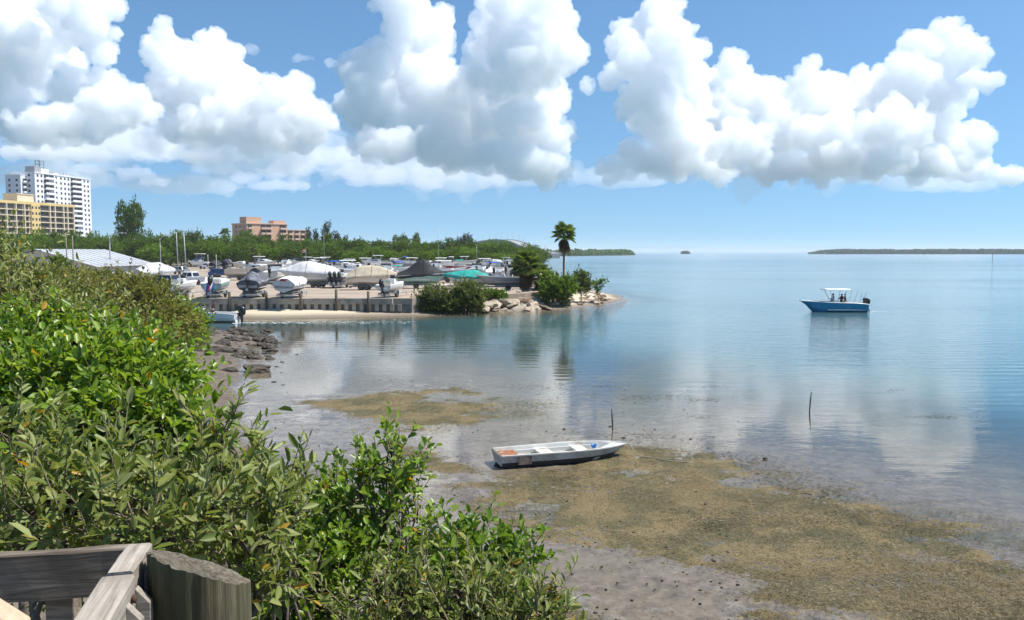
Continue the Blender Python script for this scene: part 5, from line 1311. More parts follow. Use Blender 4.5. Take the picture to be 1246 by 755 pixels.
# ------------------------------------------------------------------ wooden boardwalk railing at the camera's left
W_GREY = wood_mat('weathered_grey_wood', [(.15, .125, .10), (.34, .30, .25), (.50, .455, .39)], (2.2, 45, 45))
W_DARK = wood_mat('dark_weathered_wood', [(.060, .045, .032), (.17, .135, .102), (.33, .28, .22)], (2.2, 38, 38))
W_POST = wood_mat('mossy_piling_wood', [(.035, .028, .018), (.11, .090, .055), (.22, .19, .125)], (40, 40, 2.0), .012, (.068, .076, .036))
W_ENDG = wood_mat('piling_end_grain', [(.05, .040, .028), (.13, .11, .08), (.24, .21, .165)], (55, 55, 20), .012)
W_PALE = wood_mat('pale_new_wood', [(.36, .26, .17), (.52, .40, .28), (.64, .52, .39)], (2.2, 40, 40))
cT = at(166, 664, 2.42); ZR = cT.z
rail = empty('boardwalk_railing', (cT.x, cT.y, ZR - 1.07), 0, 'weathered grey wooden railing corner with slanted pickets', 'railing')
def beam(name, p, q, w, h, mat, parent, roll=0.0, base=None):
    """plank from p to q (world, top centre line), w wide, h deep"""
    p, q = Vector(p), Vector(q); d = q - p; L = d.length
    mb = MB(); n = 8
    rings = []
    rr = random.Random(int(abs(p.x * 100 + q.y * 10)))
    for i in range(n + 1):
        x = L * i / n; j = lambda: rr.uniform(-.0022, .0022)
        rings.append([(x, -w / 2 + j(), -h + j()), (x, w / 2 + j(), -h + j()), (x, w / 2 + j(), -.006 + j()), (x, w / 2 - .006, j()), (x, -w / 2 + .006, j()), (x, -w / 2 + j(), -.006 + j())])
    mb.loft(rings)
    o = mb.build(name, mat, parent)
    o.rotation_euler = (roll, -math.atan2(d.z, math.hypot(d.x, d.y)), math.atan2(d.y, d.x))
    o.location = p - (parent.location if parent else Vector((0, 0, 0)))
    return o
lft = gz(-140, 682, ZR - .006)
beam('top_rail', (lft.x, lft.y, ZR - .006), (cT.x - .015, cT.y + .01, ZR - .004), .04, .145, W_DARK, rail)
nb = gz(112, 752, ZR); d2 = (Vector((nb.x, nb.y, ZR)) - Vector((cT.x, cT.y, ZR))).normalized()
mid = Vector((cT.x, cT.y, ZR)) + d2 * .235
beam('top_rail', mid - d2 * .015 + Vector((0, 0, .003)), (cT.x, cT.y + .02, ZR), .072, .145, W_GREY, rail)
beam('top_rail', mid + d2 * 1.9, mid + d2 * .005, .090, .145, W_GREY, rail)
right = Vector((-d2.y, d2.x, 0));  right = right if right.x > 0 else -right
for k in range(9):
    c = Vector((cT.x, cT.y, 0)) + d2 * (.105 + .115 * k) + right * .062
    mb = MB(); z1 = ZR - .03
    w = .026
    vs = [(-.019, -.019), (.019, -.019), (.019, .019), (-.019, .019)]
    mb.loft([[(x, y, -1.0) for x, y in vs], [(x, y, -.012 - (.045 if x > 0 else 0) - (.0 if y < 0 else .004)) for x, y in vs]])
    o = mb.build('picket', W_GREY, rail, bevel=.002); o.location = (c.x - rail.location.x, c.y - rail.location.y, 1.07 - .03); o.rotation_euler = (0, 0, math.atan2(right.y, right.x))
for px, Y in ((84, 2.5), (-60, 2.5)):
    q = at(px, 735, Y); MB().box((q.x - rail.location.x, 2.47 - rail.location.y, .30), (.09, .05, 1.2)).build('post', W_DARK, rail, bevel=.004)
beam('lower_rail', (lft.x, lft.y + .02, ZR - .80), (cT.x, cT.y + .02, ZR - .80), .04, .10, W_DARK, rail)
bolt = MB().lathe([(.004, .0), (.011, .002), (.013, .008), (.008, .012), (.002, .013)], 8, 'Z').mesh('bolt', True)
for k, (dx_, dz_) in enumerate(((.06, -.05), (.06, -.11), (.29, -.05), (.29, -.11))):
    c = Vector((cT.x, cT.y, ZR)) + d2 * dx_ + right * .045; o = link('bolt', bolt, simple('rusty_bolt', (.10, .05, .03), .8, .4, var=.3, scale=30), rail)
    o.location = c + Vector((0, 0, dz_)) - rail.location; o.rotation_euler = (0, R(90), math.atan2(right.y, right.x))
# round piling with a worn, slanting top
pc = at(243, 690, 2.36); rp = .143
pilg = empty('piling', (pc.x, pc.y, gh(pc.x, pc.y) - .3), 0, 'thick mossy timber piling with a worn slanting top at the railing corner', 'piling')
zb = pilg.location.z; nseg = 72; rr = random.Random(9)
def ptop(a): return pc.z - zb - .36 * rp * math.cos(a) - .34 * rp * math.sin(a) + .0025 * math.sin(a * 5 + 1) + rr.uniform(-.003, .003)
tops = [ptop(2 * math.pi * k / nseg) for k in range(nseg)]
grv = [1 + .012 * math.sin(k * .35) - (.055 if k in (9, 23, 38, 44, 51, 57, 63) else 0) - rr.random() * .012 for k in range(nseg)]
rings = []
for f in (0, .5, .75, .9, .985, 1):
    rings.append([(rp * grv[k] * math.cos(2 * math.pi * k / nseg), rp * grv[k] * math.sin(2 * math.pi * k / nseg), tops[k] * f if f < 1 else tops[k]) for k in range(nseg)])
MB().loft(rings, True, False).build('shaft', W_POST, pilg, True)
cap = MB(); rl = [[(x * f, y * f, (z - sum(tops) / nseg) * f + sum(tops) / nseg + (rr.uniform(-.004, .004) if f < 1 else .0)) for k, (x, y, z) in enumerate(rings[-1])] for f in (1, .8, .5, .2)]
cap.loft(rl, True, False); cap.add(rl[-1], [tuple(range(nseg))]); cap.build('worn_top', W_ENDG, pilg)
# pale end of another handrail
q = at(4, 742, 1.75)
hr = empty('handrail_post', (q.x, q.y, ZR - 1.07), 0, 'pale new timber handrail post left of the grey railing', 'post')
MB().loft([[(-.045, -.03, 0), (.045, -.03, 0), (.045, .03, 0), (-.045, .03, 0)], [(-.045, -.03, q.z - ZR + 1.07 + .03), (.045, -.03, q.z - ZR + 1.07 - .03), (.045, .03, q.z - ZR + 1.07 - .03), (-.045, .03, q.z - ZR + 1.07 + .03)]]).build('shaft', W_PALE, hr, bevel=.006)
MB().box((0, 0, .01), (.16, .14, .02)).build('foot_plate', M_GALV, hr)
dk = empty('boardwalk_deck', (-1.0, 0, ZR - 1.09), 0, 'grey plank boardwalk deck on timber piles behind the railing', 'boardwalk')
for k in range(30):
    o = MB().box((0, 0, -.02), (3.6, .135, .04)).build('deck_plank', W_GREY, dk, bevel=.004); o.location = (0, -2.1 + k * .145, random.uniform(-.002, .002))
for x in (-1.6, 0, 1.6): MB().box((x, 0, -.14), (.05, 4.3, .2)).build('joist', W_DARK, dk)
for x in (-1.6, 1.6):
    for y in (-1.8, 1.9):
        zz = gh(-1 + x, y) - (ZR - 1.09) - .3
        MB().tube([(x, y, zz), (x, y, -.05)], .12, 10).build('support_pile', W_POST, dk)

# ------------------------------------------------------------------ the stranded skiff
M_SKOUT = simple('worn_skiff_paint', (.46, .46, .44), .65, var=.14, scale=2.2, dirt=(.27, .24, .20)); M_SKIN = simple('worn_white_paint', (.66, .65, .60), .65, var=.08, scale=2.5, dirt=(.42, .37, .30))
M_RUST = simple('rust', (.28, .11, .05), .95, var=.4, scale=9, dirt=(.55, .45, .38)); M_ANTI = simple('black_antifouling', (.022, .024, .028), .7, var=.3, scale=4)
st, bw = gz(607, 566, .02), gz(752, 554.5, .02)
axis_v = bw - st; Ls = axis_v.length + .35
sk = empty('skiff', (st.x, st.y, .0), math.atan2(axis_v.y, axis_v.x), 'old white flat bottomed skiff stranded on the seagrass', 'skiff')
HS, BS = .41, 1.20
def sk_b(t): return BS / 2 * (.88 + .12 * min(1, t / .4)) * (1 - max(0, (t - .5) / .5) ** 2.4 * .96)
def sk_k(t): return .02 + .09 * max(0, (t - .68) / .32) ** 1.8
def sk_s(t): return HS * (1 + .03 * t * t)
tsk = [0, .02, .1, .2, .32, .45, .58, .7, .8, .88, .94, .98, 1.0]
def sk_x(t, f): return Ls * t * .93 + .07 * Ls * t * f - .10 * (1 - f) * (t > .9) * (t - .9) * 10 * 2 + (.10 * f * -1 * (1 - t) if t < .1 else 0)
ro = []; rb = []
for t in tsk:
    b, k, s_ = sk_b(t), sk_k(t), sk_s(t)
    prof = [(1.0, 1.0), (.985, .92), (.96, .70), (.93, .43)]
    L_ = [(sk_x(t, f), b * w, k + (s_ - k) * f) for w, f in prof]
    ro.append(L_); rb.append([(sk_x(t, .43), b * .934, k + (s_ - k) * .435), (sk_x(t, 0), b * .80, k), (sk_x(t, 0), 0, k - .015), (sk_x(t, 0), -b * .80, k), (sk_x(t, .43), -b * .934, k + (s_ - k) * .435)])
hull = MB().loft(ro, False, False); hull.loft([[(x, -y, z) for x, y, z in r_] for r_ in ro], False, False)
hull.add([*ro[0], *[(x, -y, z) for x, y, z in reversed(ro[0])]], [tuple(range(8))])
hl = hull.build('hull', M_SKOUT, sk)
bt = MB().loft(rb, False, False); bt.add(rb[0], [tuple(range(5))]); bt.build('bottom', M_ANTI, sk)
inn = []
for t in tsk:
    t2 = min(max(t, .012), .985); b, s_ = sk_b(t2), sk_s(t2); x = sk_x(t2, 1); fl = sk_k(t2) + .06; fl += (s_ - .04 - fl) * min(1, max(0, (t2 - .76) / .10))
    inn.append([(x, b * 1.03, s_ - .02), (x, b * 1.03, s_ + .018), (x, b * .93, s_ + .018), (x, b * .80, fl), (x, -b * .80, fl), (x, -b * .93, s_ + .018), (x, -b * 1.03, s_ + .018), (x, -b * 1.03, s_ - .02)])
MB().loft(inn, False, True).build('gunwale_and_floor', M_SKIN, sk)
def thwart(t0, t1, z, mat, name='seat'):
    mb = MB(); x0_, x1_ = sk_x(t0, .8), sk_x(t1, .8); b0, b1 = sk_b(t0) * .90, sk_b(t1) * .90
    mb.loft([[(x0_, -b0, z - .05), (x1_, -b1, z - .05), (x1_, b1, z - .05), (x0_, b0, z - .05)], [(x0_, -b0, z), (x1_, -b1, z), (x1_, b1, z), (x0_, b0, z)]]); return mb.build(name, mat, sk)
thwart(.30, .40, .33, M_SKIN); thwart(.58, .67, .34, M_SKIN)
thwart(.03, .14, .33, M_RUST, 'rusty_stern_box')
MB().box((Ls * .46, BS * .30, .30), (Ls * .62, .05, .10)).build('stringer', M_SKIN, sk); MB().box((Ls * .46, -BS * .30, .30), (Ls * .62, .05, .10)).build('stringer', M_SKIN, sk)
MB().box((.66, -BS * .468, .255), (.42, .02, .26)).build('patch', simple('rust_patch', (.20, .15, .12), .9, var=.4, scale=8), sk)
hx = Matrix.Translation(sk.location) @ Matrix.Rotation(sk.rotation_euler.z, 4, 'Z')
bc = hx @ Vector((sk_x(.74, .9), .10, .30))
o = MB().lathe([(.04, 0), (.085, .02), (.125, .10), (.15, .17), (.165, .21), (.15, .21), (.12, .12), (.07, .04)], 12).build('blue_bucket', simple('blue_plastic', (.01, .17, .55), .4, var=.05), None, True); o.scale = (.62, .62, .62); o.location = bc - Vector((0, 0, .02)); tag(o, 'small bright blue bucket lying in the bow of the stranded skiff', 'bucket')
bp = hx @ Vector((sk_x(1, 1) - .02, 0, sk_s(1)))
e1 = gz(806, 556); e2 = gz(845, 566)
pr_ = [bp, bp + Vector((.10, -.1, -.10)), bp + Vector((.22, -.22, -.34)), Vector((bp.x + .45, bp.y - .35, .06))]
for f in np.linspace(0, 1, 8): pr_.append(Vector((bp.x + .45 + (e2.x - bp.x - .45) * f, bp.y - .35 + (e2.y - bp.y + .35) * f + .10 * math.sin(f * 9), .045)))
o = MB().tube(pr_, .014, 5).build('mooring_rope', simple('rope', (.42, .38, .30), .9, var=.2, scale=30), None, True); tag(o, 'thin pale mooring rope trailing from the bow of the stranded skiff', 'rope')
# stakes standing in the shallows
for px, pb_, pt_, lb, ln_ in ((985, 500, 477, 'thin bent stake standing alone in the shallows', .06), (745.5, 521, 498, 'short knobbed stake standing beyond the stranded skiff', -.05)):
    g = gz(px, pb_); H = at(px, pt_, g.y).z
    o = MB().tube([(0, 0, -.5), (0, 0, .02), (ln_ * .4, 0, H * .5), (ln_, 0, H)], [.028, .026, .03, .018], 7).build('stake', simple('stake_wood', (.06, .05, .04), .9), None, True); o.location = (g.x, g.y, 0); tag(o, lb, 'stake')

# ------------------------------------------------------------------ people
def person(loc, rz, label, shirt, shorts, skin=(.30, .17, .11), hair=(.02, .015, .012), pose='stand', hat=None, h=1.75):
    root = empty('person', loc, rz, label, 'person')
    s = h / 1.75
    hipz = .93 if pose == 'stand' else .50
    J = {'pelvis': (0, 0, hipz), 'belly': (.01, 0, hipz + .16), 'chest': (.02, 0, hipz + .40), 'neck': (.03, 0, hipz + .55), 'head': (.05, 0, hipz + .66), 'crown': (.04, 0, hipz + .78)}
    Rd = {'pelvis': (.15, .12), 'belly': (.14, .11), 'chest': (.17, .12), 'neck': (.055, .055), 'head': (.085, .095), 'crown': (.06, .07)}
    E = [('pelvis', 'belly'), ('belly', 'chest'), ('chest', 'neck'), ('neck', 'head'), ('head', 'crown')]
    for sd_, n in ((1, 'l'), (-1, 'r')):
        if pose == 'stand': J.update({'hip' + n: (0, sd_ * .10, hipz - .06), 'knee' + n: (.03, sd_ * .12, .49), 'ank' + n: (0, sd_ * .13, .09), 'toe' + n: (.17, sd_ * .15, .04)})
        else: J.update({'hip' + n: (.02, sd_ * .10, hipz - .02), 'knee' + n: (.44, sd_ * .13, hipz + .02), 'ank' + n: (.48, sd_ * .13, .09), 'toe' + n: (.64, sd_ * .14, .04)})
        sh = (.02, sd_ * .20, hipz + .47); J.update({'sho' + n: sh, 'elb' + n: (.10, sd_ * .27, hipz + .22), 'wri' + n: (.34, sd_ * .16, hipz + .26), 'han' + n: (.44, sd_ * .14, hipz + .27)})
        Rd.update({'hip' + n: (.095, .095), 'knee' + n: (.062, .062), 'ank' + n: (.042, .042), 'toe' + n: (.035, .03), 'sho' + n: (.07, .07), 'elb' + n: (.046, .046), 'wri' + n: (.032, .03), 'han' + n: (.035, .02)})
        E += [('pelvis', 'hip' + n), ('hip' + n, 'knee' + n), ('knee' + n, 'ank' + n), ('ank' + n, 'toe' + n), ('chest', 'sho' + n), ('sho' + n, 'elb' + n), ('elb' + n, 'wri' + n), ('wri' + n, 'han' + n)]
        for fi in range(3):
            k = 'fin%d%s' % (fi, n); J[k] = (.52 - .01 * fi, sd_ * (.115 + .022 * fi), hipz + .25); Rd[k] = (.010, .010); E.append(('han' + n, k))
        k = 'thu' + n; J[k] = (.45, sd_ * .09, hipz + .30); Rd[k] = (.011, .011); E.append(('wri' + n, k))
    def skinned(name, keys, mat, grow=0.0, root_key='pelvis'):
        idx = {k: i for i, k in enumerate(keys)}
        me = bpy.data.meshes.new(name); me.from_pydata([tuple(c * s for c in J[k]) for k in keys], [(idx[a], idx[b]) for a, b in E if a in idx and b in idx], [])
        o = link(name, me, mat, root); md = o.modifiers.new('skin', 'SKIN')
        lay = me.skin_vertices[0].data
        for k in keys:
            lay[idx[k]].radius = tuple((q + grow) * s for q in Rd[k]); lay[idx[k]].use_root = (k == root_key)
        md2 = o.modifiers.new('sub', 'SUBSURF'); md2.levels = 1; md2.render_levels = 2; md.use_smooth_shade = True
        return o
    mk = lambda nm, c: simple(nm, c, .8, var=.08, scale=8)
    body = skinned('body', list(J), mk('skin_tone', skin))
    skinned('shirt', ['pelvis', 'belly', 'chest', 'shol', 'shor', 'elbl', 'elbr'], mk('cloth_%02x%02x%02x' % tuple(int(c * 255) for c in shirt), shirt), .018, 'belly')
    skinned('shorts', ['pelvis', 'hipl', 'hipr', 'kneel', 'kneer'], mk('cloth_%02x%02x%02x' % tuple(int(c * 255) for c in shorts), shorts), .02)
    hz = (hipz + .70) * s
    hr_ = MB().lathe([(.02, .115), (.07, .10), (.102, .05), (.108, 0), (.10, -.05)], 12).build('hair', mk('hair_tone', hair) if not hat else mk('hat_cloth', hat), root, True); hr_.location = (.035 * s, 0, hz); hr_.rotation_euler = (0, -.15, 0); hr_.scale = (s, s * .9, s)
    MB().loft([[(.125, -.012, hz - .07), (.125, .012, hz - .07), (.12, .0, hz - .02)], [(.165, -.014, hz - .085), (.165, .014, hz - .085), (.13, 0, hz - .03)]]).build('nose', mk('skin_tone', skin), root)
    return root
# ------------------------------------------------------------------ boats under way
g = gz(1013, 379.5, 0)
BB, hB = boat(0, 0, 180, 6.9, 2.5, 1.38, 'blue center console motorboat with white hard top crossing the bay', mh=M_BLUEH, md=M_GEL, loc=(g.x, g.y, -.36), trailer=None, console=True, ttop=M_GEL, tt_h=2.15, motors=2, mot_s=1.1, bottom=None, rise=.16, group=None, name='center_console_boat')
rub = MB()
for s in (-1, 1):
    rub.tube([(hB.ring(t)[0][0], s * (hB.ring(t)[0][1] + .02), hB.ring(t)[0][2] - .03) for t in TS], .045, 6)
rub.build('rub_rail', M_GEL, BB, True)
MB().box((.95, 0, 1.0), (.7, .8, .5)).build('cooler_seat', simple('tan_vinyl', (.40, .27, .17), .6), BB, bevel=.05)
for k, (x, y, tl) in enumerate(((-3.0, .9, .5), (-2.5, 1.1, .35), (-2.7, -.9, .9), (-2.2, -1.1, .6))): MB().tube([(x, y, 1.3), (x - tl * .5, y, 1.3 + 1.0 + tl * .6)], .016, 5).build('fishing_rod', M_BLACK, BB)
MB().tube([(.9, .5, 2.8), (.7, .5, 3.9)], .012, 4).build('antenna', M_GEL, BB)
# stepped foam line along the hull
zd = -.36 + 1.38 * .42
def onboat(x, y): q = Matrix.Translation(BB.location) @ Matrix.Rotation(math.pi, 4, 'Z') @ Vector((x, y, 0)); return (q.x, q.y, zd)
person(onboat(-.35, -.75), math.pi, 'person in a grey shirt standing forward at the blue boat console', (.30, .32, .36), (.05, .05, .06))
person(onboat(-.95, .1), math.pi + .3, 'person in dark clothing standing in the middle under the white hard top', (.025, .022, .030), (.12, .05, .05), hat=(.03, .03, .04))
person(onboat(-1.55, -.45), math.pi - .3, 'person in a black shirt standing aft under the white hard top', (.018, .020, .028), (.02, .025, .05))
g2 = gz(256, 391.5, 0)
SB, hS = boat(0, 0, 174, 5.6, 2.1, 1.05, 'small white runabout motoring past the seawall', mh=M_GEL, loc=(g2.x, g2.y, -.25), trailer=None, motors=1, mot_s=1.5, cabin=(.08, .36, .3), bottom=M_GREYH, group=None, name='runabout_boat')
MB().box((-.4, .4, .62), (.5, .5, .35)).box((-.62, .4, .95), (.1, .5, .4)).build('seat', M_SEAT, SB, bevel=.04); MB().box((-1.7, 0, .62), (.6, 1.4, .35)).build('stern_bench', M_SEAT, SB, bevel=.05)
MB().loft([[(.35, -.85, 1.15), (.38, -.85, 1.15), (.38, .85, 1.15), (.35, .85, 1.15)], [(.0, -.7, 1.6), (.03, -.7, 1.6), (.03, .7, 1.6), (.0, .7, 1.6)]]).build('windshield', M_GLASS, SB)
q = Matrix.Translation(SB.location) @ Matrix.Rotation(R(174), 4, 'Z') @ Vector((-.5, .35, 0)); person((q.x, q.y, -.25 + 1.05 * .42), R(174), 'person in a dark top seated at the helm of the small white runabout', (.03, .035, .05), (.05, .06, .10), pose='sit')
# distant white boats near the island
for k, px in enumerate((1006, 1017)):
    g3 = gz(px, 310.2, 0); boat(0, 0, 178, 9, 3, 1.8, ('white boat under way off the tip of the long low island', 'second white boat following off the tip of the long low island')[k], loc=(g3.x, g3.y, -.4), trailer=None, motors=1, cabin=(-.1, .3, 1.0), group=None)
# wakes: flecks of foam lying on the water
def flecks(name, label, cat, pts, size, mat, seed, z=.012, asp=3.0):
    r = np.random.default_rng(seed); P = np.array([(p[0], p[1], z) for p in pts], float); n = len(P); sz = size * (.4 + r.random(n) * 1.2)
    a = r.normal(size=n) * .25; V = []
    for k in range(6):
        ang = k * math.pi / 3; rad = sz * (.7 + .5 * r.random(n)); x = np.cos(ang) * rad * asp; y = np.sin(ang) * rad
        V.append(np.stack([P[:, 0] + x * np.cos(a) - y * np.sin(a), P[:, 1] + x * np.sin(a) + y * np.cos(a), P[:, 2] + r.random(n) * .004], 1))
    V = np.stack(V, 1).reshape(-1, 3); F = (np.array([[0, 1, 2, 3], [0, 3, 4, 5]])[None] + (np.arange(n) * 6)[:, None, None]).reshape(-1, 4)
    me = np_mesh(name, V, F); set_leafv(me, r.random(n), 6); o = link(name, me, mat); o['kind'] = 'stuff'; tag(o, label, cat); return o
M_FOAM = simple('foam', (.70, .74, .76), .8, var=.1)
rw = np.random.default_rng(3); pts = []
for i in range(260):
    f = rw.random() ** 1.4; c = gz(284 + 220 * f, 393.5 - 1.5 * f + rw.normal() * (.4 + .9 * f)); pts.append(c)
flecks('wake_foam', 'pale foam of the wake behind the small white runabout', 'wake', pts, .045, M_FOAM, 4)
pts = []
for i in range(120):
    f = rw.random() ** 1.5; c = gz(1056 + 130 * f, 379.5 + rw.normal() * (.3 + .5 * f)); pts.append(c)
for i in range(50): c = gz(984 + 70 * rw.random(), 380 + rw.normal() * .15); pts.append(c)
flecks('wake_foam', 'thin foam of the wake trailing the blue motorboat', 'wake', pts, .035, M_FOAM, 5)

# ------------------------------------------------------------------ rocks
def rock_mesh(seed, sub=3, flat=.6, rough=.35):
    r = random.Random(seed); bm = bmesh.new(); bmesh.ops.create_icosphere(bm, subdivisions=sub, radius=1.0)
    pl = [(Vector((r.gauss(0, 1), r.gauss(0, 1), r.gauss(0, 1))).normalized(), r.uniform(.55, .9)) for _ in range(9)]
    off = Vector((r.random() * 50, r.random() * 50, 0))
    from mathutils import noise as mn
    for v in bm.verts:
        c = v.co.copy()
        for n_, d in pl:
            k = c.dot(n_) - d
            if k > 0: c -= n_ * k * .85
        c *= 1 + rough * .5 * mn.fractal(c * 1.7 + off, 1.0, 2.0, 4)
        c.z *= flat; v.co = c
    me = bpy.data.meshes.new('rock'); bm.to_mesh(me); bm.free()
    return me
M_OYST = simple('dark_oyster_rock', (.055, .044, .034), .85, var=.45, scale=3.5, bump=.05, dirt=(.15, .125, .09)); M_PALER = simple('pale_rubble', (.40, .33, .25), .9, var=.25, scale=1.3, bump=.03, dirt=(.20, .155, .11)); M_BROWNR = simple('brown_rubble', (.22, .155, .10), .9, var=.3, scale=1.3, bump=.03, dirt=(.10, .08, .06))
RK = [rock_mesh(70 + k, 3, .45, .7) for k in range(5)]; RP = [rock_mesh(80 + k, 2, .55, .2) for k in range(6)]
for m_ in RK: m_.materials.append(M_OYST)
RP2 = []
for k, m_ in enumerate(RP): m_.materials.append(M_PALER); c = m_.copy(); c.materials.clear(); c.materials.append(M_BROWNR); RP2.append(c)
def rock(me, x, y, z, s, rz, label, group, tilt=0.0, name='rock'):
    o = link(name, me); o.location = (x, y, z); o.scale = s; o.rotation_euler = (random.uniform(-tilt, tilt), random.uniform(-tilt, tilt), rz); tag(o, label, 'rock', group); return o
big = [(292, 405, 18, 'long dark oyster rock nearest the runabout'), (318, 415, 16, 'dark oyster rock in the middle of the shore heap'), (285, 418, 20, 'broad dark oyster rock against the bank'), (325, 423, 12, 'small dark rock at the water side of the heap'), (296, 431, 9, 'dark rock standing alone in the pool'), (272, 430, 20, 'flat brown oyster rock by the pool'), (311, 452, 26, 'isolated brown oyster rock in the wet mud'), (275, 445, 14, 'low muddy rock between pool and mud'), (262, 410, 16, 'dark rock beneath the mangrove bush'), (305, 410, 10, 'small dark rock on top of the shore heap'), (280, 453, 16, 'thin muddy rock joining the isolated rock')]
for k, (px, py, w, lb) in enumerate(big):
    g = gz(px, py, .05); s = w / 980 * g.y * .62
    rock(RK[k % 5], g.x, g.y, .04 + s * .12, (s * 1.1, s * 1.0, s * 1.15), random.uniform(0, 6), lb, 'oyster rocks on the left shore')
for k in range(130):
    px = random.uniform(238, 332); py = 400 + (random.random() ** .8) * 34 + random.uniform(-4, 8); g = gz(px, py, .05); s = .10 + .40 * random.random() ** 1.5
    rock(RK[k % 5], g.x, g.y, max(.0, gh(g.x, g.y)) + s * .05, (s * 1.2, s, s * 1.1), random.uniform(0, 6), 'small dark oyster rock scattered around the shore heap', 'small oyster rocks on the left shore')
for k in range(14):
    px = random.choice((340, 352, 366, 330, 346, 338, 322)) + random.uniform(-8, 8); py = random.uniform(405, 472); g = gz(px, py, .02); s = random.uniform(.07, .16)
    rock(RK[k % 5], g.x, g.y, .0, (s * 1.2, s, s * .7), random.uniform(0, 6), 'lone dark stone poking from the calm shallows', 'lone stones in the shallows')
rk = random.Random(17)
for k in range(235):
    px = rk.uniform(586, 742) if k % 2 else rk.uniform(588, 662); f = rk.random() ** .9
    y_lo = np.interp(px, [586, 650, 700, 742], [380, 378, 375, 368.5]); y_hi = np.interp(px, [586, 620, 660, 700, 742], [362, 357, 356, 352, 362])
    py = y_lo + (y_hi - y_lo) * f; zz = .5
    for _ in range(6): g = gz(px, py, zz); zz = .5 * zz + .5 * min(1.5, max(0, gh(g.x, g.y)))
    s = rk.uniform(.34, .85) * (1.15 if px < 690 else .75); me = (RP if rk.random() < .68 else RP2)[k % 6]
    rock(me, g.x, g.y, zz + s * .18, (s * rk.uniform(1, 1.5), s, s * rk.uniform(.5, .9)), rk.uniform(0, 6), 'pale jagged rubble stone piled on the rocky point' if me in RP else 'brown jagged rubble stone piled on the rocky point', 'rubble stones on the rocky point', .45, 'rubble_stone')
rock(RP[1], *gz(618, 370, .6)[:2], .7, (1.3, .8, .9), .3, 'largest pale concrete block among the rubble stones', 'rubble stones on the rocky point', .1, 'rubble_stone')

# ------------------------------------------------------------------ seagrass lying on the flat, drift weed on the water
L_WEED = leaf_mat('seagrass_blade', [(0, (.030, .026, .010)), (.35, (.078, .060, .026)), (.6, (.135, .102, .047)), (.8, (.205, .162, .088)), (1, (.35, .295, .20))], .1, .7, .3)
r = np.random.default_rng(77); n = 560000
yy = 13.5 * (40 / 13.5) ** r.random(n); xx = (r.random(n) * 1.62 - .55) * yy * .66
h, wc, _, bk = ground_fields(xx, yy)
den = .35 + .65 * sm(fbm(xx, yy, 1.6, 4, 33), .35, .6)
keep = (r.random(n) < wc * den * .85 + .02 * (h > -.03)) & (h > -.06) & (bk < .3)
xx, yy, h = xx[keep], yy[keep], h[keep]; n = len(xx); a = r.random(n) * 6.283
Pb = np.stack([xx, yy, np.maximum(h, -.004) + .010 + r.random(n) * .022], 1); D = np.stack([np.cos(a), np.sin(a) * .8, r.normal(size=n) * .16], 1); N = np.array((0, 0, 1.)) + r.normal(size=(n, 3)) * .35
V, F, k = leaf_arrays(Pb, D, N, .05 + .10 * r.random(n), .0035 + .0065 * r.random(n), quad=True)
me = np_mesh('seagrass', V, F); patch = fbm(xx, yy, 2.6, 4, 44)
set_leafv(me, np.clip(.08 + .55 * r.random(n) ** 1.4 + (patch - .5) * 1.9, 0, .97), k); sg = link('seagrass', me, L_WEED); sg['kind'] = 'stuff'; tag(sg, 'brown olive seagrass stranded on the tidal flat', 'seagrass')
L_DRIFT = leaf_mat('drift_weed', [(0, (.02, .017, .010)), (.6, (.05, .042, .022)), (1, (.11, .09, .05))], .1, .7, .3)
pts = []
rd = np.random.default_rng(5)
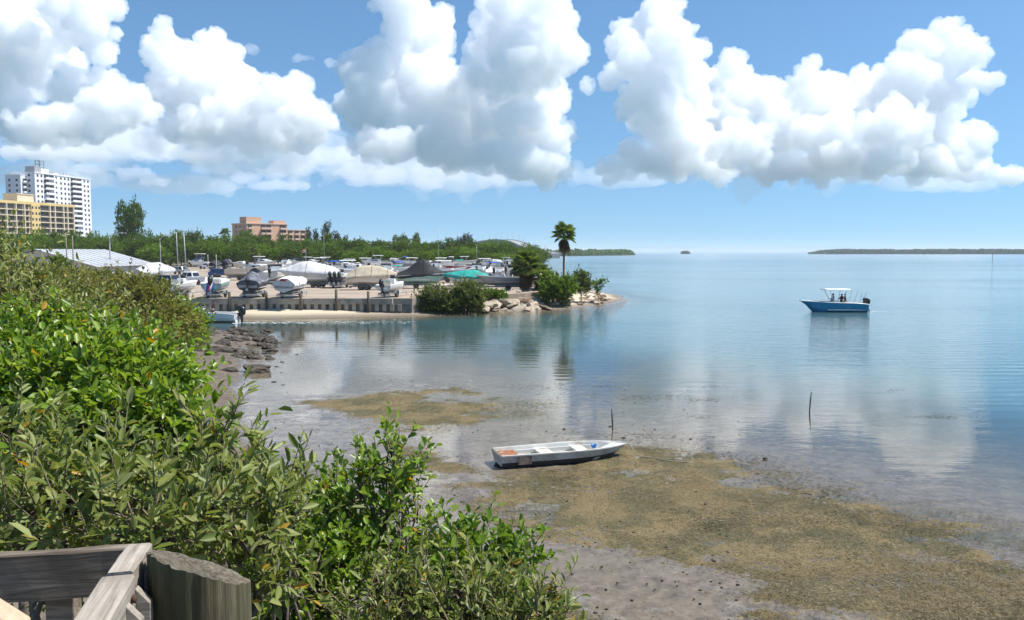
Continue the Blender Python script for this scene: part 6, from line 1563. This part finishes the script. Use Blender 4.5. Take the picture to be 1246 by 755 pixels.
for (px, py, w, hgt, n) in ((790, 484, 60, 5, 260), (740, 470, 25, 3, 60), (855, 487, 30, 3, 90), (720, 480, 20, 2, 40), (1140, 507, 28, 4, 90), (870, 470, 14, 2, 26), (630, 495, 70, 10, 420), (560, 470, 70, 6, 200), (760, 530, 90, 8, 260), (880, 560, 70, 14, 240), (1000, 600, 70, 12, 160), (660, 470, 50, 6, 140), (1090, 475, 14, 2, 20), (850, 508, 20, 3, 40), (480, 462, 60, 5, 120), (960, 580, 60, 16, 160)):
    for _ in range(n): pts.append(gz(px + rd.normal() * w * .5, py + rd.normal() * hgt * .5))
flecks('drift_weed', 'loose dark seagrass drifting on the shallow water', 'seagrass', pts, .016, L_DRIFT, 8, .006, 3.2)
# dark clods and shells on the wet mud
pts = []
for _ in range(480):
    px = rd.uniform(330, 900); py = rd.uniform(470, 755); g = gz(px, py); pts.append((g.x, g.y))
P = np.array(pts); hh, wcc, _, bk = ground_fields(P[:, 0], P[:, 1])
CL = []
sp, sf = icosphere(1)
vv, ff = [], []
for (x, y), z in zip(P[bk < .5], hh[bk < .5]):
    s = rd.uniform(.008, .035) * (1.8 if rd.random() < .06 else 1); kk = len(vv) * len(sp); vv.append(sp * (s * rd.uniform(.7, 1.5), s, s * .6) * (1 + .25 * rd.normal(size=(len(sp), 1))) + (x, y, max(z, 0) + s * .2)); ff.append(sf + kk)
o = link('mud_clods', np_mesh('mud_clods', np.concatenate(vv), np.concatenate(ff)), M_OYST); o['kind'] = 'stuff'; tag(o, 'small dark clods and shells strewn on the wet mud', 'debris')
g = gz(931, 559); o = rock(RK[2], g.x, g.y, .03, (.10, .08, .08), .4, 'single round dark stone in the shallows right of the skiff', None)
g = gz(500, 610); o = rock(RK[1], g.x, g.y, .03, (.10, .10, .12), .4, 'single dark lump on bare mud left of the skiff', None)

# ------------------------------------------------------------------ humid air
m_haze, b = new_mat('humid_air')
pv = b.n('ShaderNodeVolumePrincipled')
b.put(pv.inputs['Color'], (.88, .93, .94)); pv.inputs['Density'].default_value = 0.00010
o_ = b.n('ShaderNodeOutputMaterial'); b.link(pv.outputs[0], o_.inputs['Volume'])
hz_ = MB().box((0, 4000, 36), (40000, 40000, 82)).build('haze', m_haze); hz_['kind'] = 'stuff'
tag(hz_, 'pale humid haze over the bay', 'haze')
